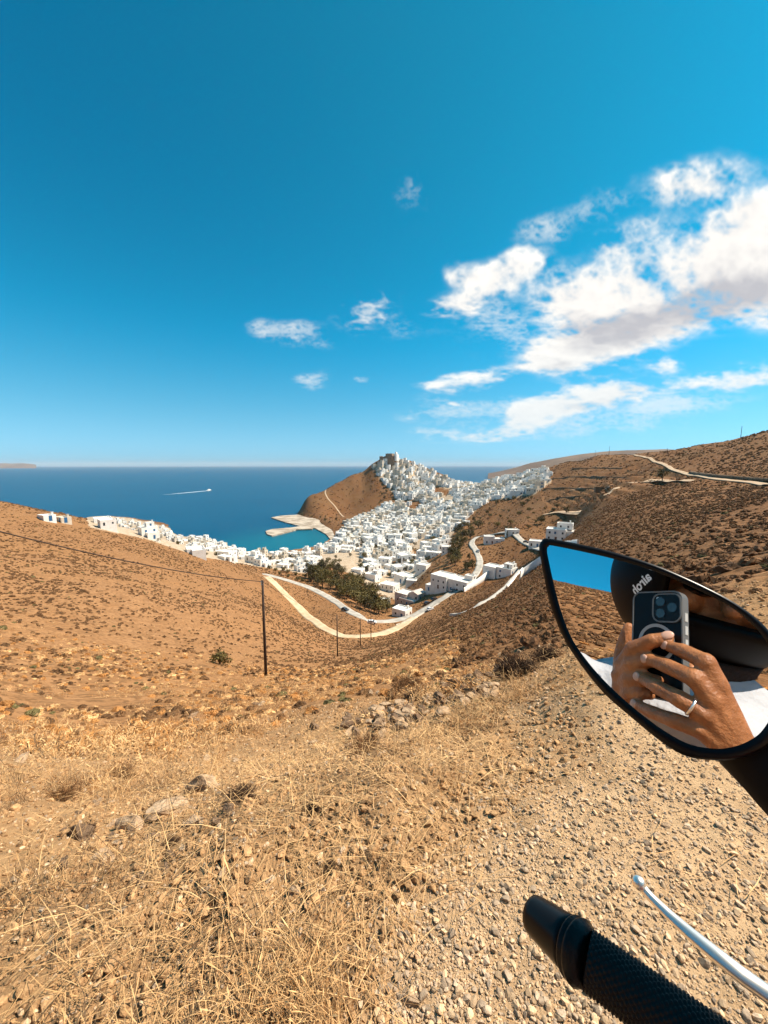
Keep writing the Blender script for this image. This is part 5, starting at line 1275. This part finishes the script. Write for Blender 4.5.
# ------------------------------------------------------------------ the phone (its lens is where the picture is taken from)
def PH(x, y, z): return W(RIGHT * x + UP * y + FWD * (z - .004))
phone = thing('phone', 'phone in a clear case held up by the rider in both hands', 'phone', W((0, -.004, -.02)))
def pl(v): return v - phone.location
def rrect(x0, x1, y0, y1, r, n=6):
    out = []
    for cx, cy, a0 in ((x1 - r, y1 - r, 0), (x0 + r, y1 - r, 90), (x0 + r, y0 + r, 180), (x1 - r, y0 + r, 270)):
        for k in range(n + 1): a = R(a0 + 90 * k / n); out.append((cx + r * math.cos(a), cy + r * math.sin(a)))
    return out
def slab(name, outl, z0, z1, mat, parent, bev=0.0, hole=None):
    bm = bmesh.new(); n = len(outl); cx = sum(p[0] for p in outl) / n; cy = sum(p[1] for p in outl) / n
    def ring(z, inset=0):
        return [bm.verts.new(pl(PH(x - math.copysign(min(inset, abs(x - cx)), x - cx), y - math.copysign(min(inset, abs(y - cy)), y - cy), z))) for x, y in outl]
    rs = [ring(z0), ring(z1 - bev)] + ([ring(z1, bev)] if bev else [])
    for a, b in zip(rs, rs[1:]):
        for k in range(n): bm.faces.new((a[k], a[(k + 1) % n], b[(k + 1) % n], b[k]))
    if hole is None: bm.faces.new(rs[-1])
    else:
        h = [bm.verts.new(pl(PH(x, y, z1))) for x, y in hole]; h0 = [bm.verts.new(pl(PH(x, y, z0))) for x, y in hole]
        for k in range(n): k2 = (k + 1) % n; bm.faces.new((rs[-1][k], rs[-1][k2], h[k2], h[k])); bm.faces.new((h[k], h[k2], h0[k2], h0[k]))
    if hole is None: bm.faces.new(list(reversed(rs[0])))
    bmesh.ops.recalc_face_normals(bm, faces=bm.faces); return obj(name, bm, mat, parent)
m_phone = M('deep blue-black glass', (.003, .006, .010), .35, spec=.15)
m_bump = M('black camera glass', (.004, .004, .006), .25, spec=.2)
m_case = M('clear case edge', (.13, .13, .13), .3, spec=.4)
m_ringw = M('white magnet ring', (.42, .42, .41), .6)
X0, X1, Y0, Y1 = -.0535, .0215, -.126, .0245
slab('back', rrect(X0 + .0016, X1 - .0016, Y0 + .0016, Y1 - .0016, .011), -.0085, -.0004, m_phone, phone)
slab('clear_case', rrect(X0, X1, Y0, Y1, .0125), -.0115, .0006, m_case, phone, 0, rrect(X0 + .0018, X1 - .0018, Y0 + .0018, Y1 - .0018, .0112))
slab('camera_bump', rrect(-.0190, .0190, -.0195, .0190, .0095), -.0003, .0012, m_bump, phone)
slab('bump_rim', rrect(-.0208, .0206, -.0213, .0206, .0110), -.0003, .0019, m_case, phone, 0, rrect(-.0189, .0189, -.0194, .0189, .0094))
def disc(name, x, y, r, z0, z1, mat, hole=0.0, parent=None):
    o = [(x + r * math.cos(2 * math.pi * k / 40), y + r * math.sin(2 * math.pi * k / 40)) for k in range(40)]
    h = [(x + hole * math.cos(2 * math.pi * k / 40), y + hole * math.sin(2 * math.pi * k / 40)) for k in range(40)] if hole else None
    return slab(name, o, z0, z1, mat, parent or phone, 0, h)
for x, y in ((-.0085, -.0085), (-.0085, .0085), (.0085, 0)): disc('lens', x, y, .0066, .0012, .0021, M('lens glass', (.01, .01, .018), .05, spec=.8))
disc('flash', -.0125, .0135, .0022, .0012, .0016, m_ringw)
disc('magnet_ring', -.016, -.0505, .027, -.0003, .0003, m_ringw, .0225)
for k, (y, h_) in enumerate(((-.012, .012), (-.030, .012), (-.052, .02))): slab('button', rrect(X1 - .0002, X1 + .0007, y - h_ / 2, y + h_ / 2, .0003, 2), -.009, -.004, m_ringw, phone)
# ------------------------------------------------------------------ the rider
m_skin = M('sun-tanned skin', (.41, .165, .064), .42, (.30, .115, .044), 60, .25, 260, spec=.4)
m_nail = M('fingernail', (.56, .33, .24), .35, spec=.4)
m_shirt = M('white cotton shirt', (.46, .46, .48), .9, (.41, .41, .43), 8, .35, 60)
m_helm = M('black helmet shell', (.0045, .0035, .0035), .5, spec=.08)
m_jean = M('dark denim', (.03, .04, .06), .9)
m_hair = M('dark hair', (.018, .010, .007), .6)
m_shade = M('sunglass lens', (.01, .008, .008), .1, spec=.6)
H0 = RV(702, 580, -.20)                              # helmet centre
fdir = -H0.copy(); fdir[2] *= .4; fdir /= np.linalg.norm(fdir)   # the face looks towards the phone
Z = np.array([0, 0, 1.0])
_c, _s = math.cos(R(-34)), math.sin(R(-34)); fdir = np.array([fdir[0] * _c - fdir[1] * _s, fdir[0] * _s + fdir[1] * _c, fdir[2] - .12]); fdir /= np.linalg.norm(fdir)
fh = np.array([fdir[0], fdir[1], 0]); fh /= np.linalg.norm(fh); rt = np.cross(fh, Z)   # rider's right
print('head', H0, 'face', fdir)
HIP = BC - HD * .66; HIP = np.array([HIP[0], HIP[1], GR0 + .86])
NECK = H0 - Z * .165 - fh * .03
CH = NECK * .62 + HIP * .38
person = thing('person', 'rider in black helmet and white shirt photographing with a phone, seen in the mirror', 'person', W((HIP[0], HIP[1], GR0)))
def pq(p): return W(p) - person.location
def caps(bm, pts, rad, seg=14):
    """tapered limb with rounded joints"""
    add_tube(bm, [pq(p) for p in pts], rad, seg)
    for p, r in zip(pts, rad): add_ball(bm, pq(p), r if isinstance(r, (int, float)) else max(r), 14, 10)
def voxel_merge(bm, name, voxel, smooth_it, mat, parent, factor=.5):
    me = bpy.data.meshes.new(name + '_raw'); bm.to_mesh(me); bm.free(); o = bpy.data.objects.new(name, me); COL.objects.link(o)
    md = o.modifiers.new('r', 'REMESH'); md.mode = 'VOXEL'; md.voxel_size = voxel
    sm = o.modifiers.new('s', 'SMOOTH'); sm.iterations = smooth_it; sm.factor = factor
    bpy.context.view_layer.update(); dg = bpy.context.evaluated_depsgraph_get(); me2 = bpy.data.meshes.new_from_object(o.evaluated_get(dg)); o.modifiers.clear(); o.data = me2; bpy.data.meshes.remove(me)
    me2.materials.clear(); me2.materials.append(mat); me2.polygons.foreach_set('use_smooth', np.ones(len(me2.polygons), bool)); me2.name = name
    if parent is not None: o.parent = parent
    return o
# right hand as it shows in the mirror: (pixel x, pixel y, height over the phone back)
RH = {'index': [(669, 646.5, .008), (683, 651, .020), (706, 662, .027), (717.5, 686, .014)],
      'middle': [(648.5, 660, .016), (668, 666.5, .030), (694.5, 678.5, .035), (713, 700, .018)],
      'ring': [(641, 678, .018), (657, 687, .031), (680.5, 699.5, .036), (706, 715, .020)],
      'pinky': [(637.5, 704.5, .012), (652.5, 712.5, .024), (675, 721, .028), (703, 731, .016)]}
FR = {'index': (.0078, .0096, .0110, .0124), 'middle': (.0080, .0098, .0112, .0126), 'ring': (.0076, .0094, .0108, .0120), 'pinky': (.0070, .0086, .0098, .0112)}
RW = RV(751, 770, -.030)
LH = {'index': [(668, 637, .007), (653, 640.5, .016), (634, 648.5, .017), (623, 665, .004)],
      'middle': [(664, 662, .005), (650, 660, .013), (632, 664, .014), (620, 676, .001)],
      'ring': [(658, 680, .005), (645, 678, .011), (630, 679, .011), (621, 687, -.002)],
      'pinky': [(650, 695, .004), (640, 693, .009), (630, 693, .008), (624, 697, -.005)]}
LW = RV(626, 722, -.055)
def hand(bm, HH, wrist, scale=1.0):
    m = []
    for k, ch in HH.items():
        pts = [RV(*c) for c in ch]; rad = [r * scale for r in FR[k]]
        # a rounded pad past the last joint, and a slight knuckle swelling
        fine = []; fr = []
        for i in range(len(pts) - 1):
            for t in (0, .5): fine.append(pts[i] * (1 - t) + pts[i + 1] * t); fr.append((rad[i] * (1 - t) + rad[i + 1] * t) * (1.04 if t == 0 and i else .97))
        fine.append(pts[-1]); fr.append(rad[-1]); caps(bm, fine, fr, 14); m.append(pts[-1])
    for a in m:
        q = a * .35 + wrist * .65; caps(bm, [a, a * .7 + wrist * .3, q, wrist], [.0112 * scale, .0132 * scale, .0150 * scale, .0185 * scale], 14)
    for a in m:      # knuckle and tendon standing out on the back of the hand
        up_ = FWD * .0125 * scale; caps(bm, [a + up_ * .55, a * .75 + wrist * .25 + up_ * .92, a * .4 + wrist * .6 + up_], [.0082, .0042, .0040], 8)
    for a, b in zip(m, m[1:]):
        caps(bm, [a * .72 + wrist * .28, b * .72 + wrist * .28], [.0118, .0118]); caps(bm, [a * .4 + wrist * .6, b * .4 + wrist * .6], [.0135, .0135])
    return m
body = bmesh.new()
rm = hand(body, RH, RW); lm = hand(body, LH, LW)
# thumbs: on the screen side, leaving the side of the palm
def thumb(bm, base, mid, tip): caps(bm, [base, base * .5 + mid * .5, mid, mid * .45 + tip * .55, tip], [.0145, .0135, .0112, .0105, .0078])
thumb(body, RV(722, 716, -.012), RV(704, 690, -.030), RV(690, 668, -.034))
thumb(body, RV(622, 690, -.020), RV(621.5, 655, -.022), RV(629, 627, -.022))
SHR = NECK + rt * .185 - Z * .055; SHL = NECK - rt * .175 - Z * .10
ELR = SHR * .45 + RW * .55 + rt * .10 - Z * .15; ELL = SHL * .45 + LW * .55 - rt * .07 - Z * .17
for sh, el, wr in ((SHR, ELR, RW), (SHL, ELL, LW)):
    dn = (el - wr) / np.linalg.norm(el - wr)
    caps(body, [sh, sh * .5 + el * .5, el, el * .6 + wr * .4, wr + dn * .02, wr], [.056, .050, .043, .042, .026, .023], 18)
# head, neck and trunk
caps(body, [NECK - Z * .05, H0 - Z * .08], [.060, .056], 18)
add_ball(body, pq(H0 + fdir * .012 - Z * .012), (.078, .078, .105), 24, 18)
caps(body, [H0 + fdir * .055 - Z * .085, H0 + fdir * .070 - Z * .098], [.032, .026])            # jaw and chin
caps(body, [H0 + fdir * .086 - Z * .012, H0 + fdir * .104 - Z * .043], [.011, .014])            # nose
for s in (-1, 1):
    add_ball(body, pq(H0 + rt * s * .045 + fdir * .062 - Z * .045), (.024, .024, .022))
    add_ball(body, pq(H0 + rt * s * .079 - Z * .02), (.012, .020, .032))
caps(body, [H0 + fdir * .088 - Z * .071 - rt * .02, H0 + fdir * .093 - Z * .071, H0 + fdir * .088 - Z * .071 + rt * .02], [.006, .0085, .006])   # lips
caps(body, [NECK - Z * .06, CH, HIP], [.09, .115, .12], 20)
caps(body, [SHR, SHL], [.05, .05])
KN = {1: HIP + HD * .42 + BR * .26 - Z * .20, -1: HIP + HD * .42 - BR * .26 - Z * .20}; FT = {s: np.array([*(HIP + HD * .22 + BR * .32 * s)[:2], GR0 + .10]) for s in (1, -1)}
for s in (1, -1): caps(body, [HIP + BR * s * .09, HIP * .5 + KN[s] * .5 + BR * s * .04, KN[s], KN[s] * .5 + FT[s] * .5, FT[s]], [.085, .078, .058, .052, .04], 18)
bo = voxel_merge(body, 'body', .0026, 5, m_skin, person, .5)
# clothes
def loft(bm, secs, seg=28):
    rings = []
    for c, a, b, ra, rb in secs:
        rings.append([bm.verts.new(pq(c + a * ra * math.cos(2 * math.pi * k / seg) + b * rb * math.sin(2 * math.pi * k / seg))) for k in range(seg)])
    for p, q in zip(rings, rings[1:]):
        for k in range(seg): bm.faces.new((p[k], p[(k + 1) % seg], q[(k + 1) % seg], q[k]))
    bm.faces.new(rings[0]); bm.faces.new(rings[-1])
sh = bmesh.new()
loft(sh, [(HIP - Z * .14, rt, fh, .185, .15), (HIP - Z * .04, rt, fh, .18, .145), (HIP * .7 + NECK * .3, rt, fh, .165, .125), (CH, rt, fh, .185, .135), (NECK * .85 + HIP * .15 + fh * .02, rt, fh, .20, .14), (NECK - Z * .045, rt, fh, .17, .095), (NECK + Z * .01, rt, fh, .085, .075)])
for s0, el in ((SHR, ELR), (SHL, ELL)): caps(sh, [s0, s0 * .6 + el * .4, s0 * .35 + el * .65], [.075, .072, .070], 20)
so_ = voxel_merge(sh, 'shirt', .008, 6, m_shirt, person)
tx = bpy.data.textures.new('folds', 'CLOUDS'); tx.noise_scale = .09; dm = so_.modifiers.new('folds', 'DISPLACE'); dm.texture = tx; dm.strength = .018; dm.mid_level = .45
tr = bmesh.new()
for s in (1, -1): caps(tr, [HIP + BR * s * .085, HIP * .5 + KN[s] * .5 + BR * s * .04, KN[s], KN[s] * .5 + FT[s] * .5, FT[s] + Z * .03], [.105, .092, .074, .066, .06], 18)
caps(tr, [HIP + BR * .08, HIP - BR * .08], [.145, .145]); voxel_merge(tr, 'trousers', .01, 5, m_jean, person)
for s in (1, -1):
    b = bmesh.new(); add_tube(b, [pq(FT[s] - HD * .08 - Z * .05), pq(FT[s] + HD * .05 - Z * .045), pq(FT[s] + HD * .17 - Z * .065)], [(.045, .042), (.045, .045), (.028, .036)], 14); add_tube(b, [pq(FT[s] - Z * .05 - HD * .02), pq(FT[s] + Z * .08 - HD * .02)], [.05, .052], 14); obj('boot', b, m_blkm, person, True)
# helmet: open-faced shell with peak, lining and strap
rot = Matrix((Vector(fdir), Vector(np.cross(Z, fdir)).normalized(), Vector(fdir).cross(Vector(np.cross(Z, fdir)).normalized()))).transposed()
HA = (.165, .142, .148)
def hl(x, y, z): return Vector(H0) + rot @ Vector((x, y, z))
hm = bmesh.new(); bmesh.ops.create_uvsphere(hm, u_segments=64, v_segments=40, radius=1.0)
kill = []
for v in hm.verts:
    c = v.co
    if c.z < -.86 or (c.x > .40 and -.36 < c.z < .18 and abs(c.y) < .66): kill.append(v)
bmesh.ops.delete(hm, geom=kill, context='VERTS')
for v in hm.verts: v.co = Vector((v.co.x * HA[0] * (1.0 if v.co.x > 0 else 1.08), v.co.y * HA[1], v.co.z * HA[2] - .012))
bmesh.ops.transform(hm, matrix=Matrix.Translation(pq(H0)) @ rot.to_4x4(), verts=hm.verts)
ho = obj('helmet', hm, m_helm, person, True); sl = ho.modifiers.new('shell', 'SOLIDIFY'); sl.thickness = .022; sl.offset = -1
def hloc(v): return Vector((v[0], v[1], v[2] + CZ)) - person.location
b = bmesh.new(); ys = np.linspace(-.092, .092, 13); top = []; low = []
for y in ys:
    k = 1 - (y / .1) ** 2; x0 = .165 * math.sqrt(max(0, 1 - (y / .142) ** 2)) * .97
    top.append(b.verts.new(hloc(hl(x0, y, .045)))); low.append(b.verts.new(hloc(hl(x0 + .05 * k, y, .030))))
for k in range(12): b.faces.new((top[k], top[k + 1], low[k + 1], low[k]))
pk = obj('helmet_peak', b, m_helm, person, True); sl = pk.modifiers.new('t', 'SOLIDIFY'); sl.thickness = .004
b = bmesh.new(); add_tube(b, [hloc(hl(.01, 0, -.20)), hloc(hl(.015, 0, -.15)), hloc(hl(.025, 0, -.105))], [(.085, .085), (.085, .085), (.098, .092)], 28); obj('neck_shade_cover', b, M('dark neck cover', (.02, .011, .009), .95, (.018, .01, .008), 30, .4, 80), person, True)  # dark cover added over neck and chin, standing for the shade there
for s in (-1, 1):
    b = bmesh.new(); add_ball(b, hloc(hl(.088, s * .034, -.012)), (.024, .026, .019), rot=rot); obj('sunglass_lens', b, m_shade, person)
# lettering on the helmet
def lettering():
    cu = bpy.data.curves.new('lettering', 'FONT'); cu.body = 'airoh'; cu.size = 1.0; cu.align_x = 'CENTER'; cu.align_y = 'CENTER'; cu.extrude = .0; cu.offset = .03
    t = bpy.data.objects.new('lettering', cu); COL.objects.link(t); bpy.context.view_layer.update(); me = bpy.data.meshes.new_from_object(t.evaluated_get(bpy.context.evaluated_depsgraph_get())); bpy.data.objects.remove(t)
    bm = bmesh.new(); bm.from_mesh(me); bmesh.ops.triangulate(bm, faces=bm.faces); bmesh.ops.subdivide_edges(bm, edges=[e for e in bm.edges if e.calc_length() > .15], cuts=2)
    hb = BVHTree.FromObject(ho, bpy.context.evaluated_depsgraph_get()); off = person.location
    def on_helmet(px, py):
        v = ray(px, py); tm = (M0 @ MN) / (v @ MN); o = v * tm; d = Vector(refl_d(v)).normalized(); h = hb.ray_cast(W(o) - off, d); return h
    c = on_helmet(641, 584)
    if c[0] is None: raise RuntimeError('lettering misses'); return
    a = on_helmet(647, 577.5); b_ = on_helmet(634.5, 591)
    if a[0] is None or b_[0] is None: raise RuntimeError('lettering ends'); return
    n = c[1]; n = n if n.dot(Vector(-H0) * -1 + (c[0] + off - W(H0)) ) > 0 else -n
    n = (c[0] + off - W(H0)).normalized() if n.dot((c[0] + off - W(H0))) < 0 else n
    r = (b_[0] - a[0]); L = r.length * 1.25; r = (r - n * r.dot(n)).normalized(); u = n.cross(r)
    wid = max(v.co.x for v in bm.verts) - min(v.co.x for v in bm.verts); s = L / wid
    for v in bm.verts:
        p = c[0] + r * v.co.x * s + u * v.co.y * s * 1.05
        h = hb.ray_cast(p + n * .05, -n); v.co = (h[0] if h[0] is not None else p) + n * .0012
    lo_ = obj('lettering', bm, M('white lettering', (.8, .8, .8), .5), ho)
lettering()
# fingernails and the ring
def nail(ch, r, r_=1.0):
    tip, dip = RV(*ch[0]), RV(*ch[1]); d = (tip - dip) / np.linalg.norm(tip - dip); n = FWD - d * (FWD @ d); n /= np.linalg.norm(n); s = np.cross(d, n)
    c = tip + n * r * .80 + d * r * .05; b = bmesh.new(); bmesh.ops.create_uvsphere(b, u_segments=16, v_segments=10, radius=1)
    mt = Matrix((Vector(d), Vector(s), Vector(n))).transposed().to_4x4()
    bmesh.ops.transform(b, matrix=Matrix.Translation(pq(c)) @ mt @ Matrix.Diagonal((r * 1.05, r * .78, r * .32, 1)), verts=b.verts); obj('fingernail', b, m_nail, person, True)
for k in RH: nail(RH[k], FR[k][0])
nail(LH['index'], FR['index'][0])
p0, p1 = RV(*RH['ring'][2]), RV(*RH['ring'][3]); c = p0 * .58 + p1 * .42; d = Vector((p1 - p0)).normalized(); n = d.orthogonal().normalized(); b2 = d.cross(n); b = bmesh.new()
add_tube(b, [pq(c) + (n * math.cos(a) + b2 * math.sin(a)) * .0117 for a in [2 * math.pi * k / 32 for k in range(33)]], [(.0010, .0016)] * 33, 8, False)
rg_ = obj('finger_ring', b, m_steel, None, True); rg_.location = person.location; tag(rg_, 'silver ring on the ring finger of the hand at right in the mirror', 'ring')
print('lettering' in bpy.data.objects, 'phys', 'elbow', ELR, ELL)
# ------------------------------------------------------------------ the sea air that pales the far headland and the horizon
def haze():
    bm = bmesh.new(); add_box(bm, (0, 0, 60), (82000, 82000, 480))
    m = bpy.data.materials.new('sea air'); m.use_nodes = True; t = m.node_tree; t.nodes.clear()
    o = t.nodes.new('ShaderNodeOutputMaterial'); v = t.nodes.new('ShaderNodeVolumePrincipled'); v.inputs['Density'].default_value = HAZE; v.inputs['Color'].default_value = (.86, .92, 1, 1); v.inputs['Anisotropy'].default_value = 0
    t.links.new(v.outputs[0], o.inputs['Volume']); tag(obj('haze', bm, m), 'thin pale sea air over the whole bay', 'haze', None, 'stuff')
HAZE = 2.6e-5
haze()
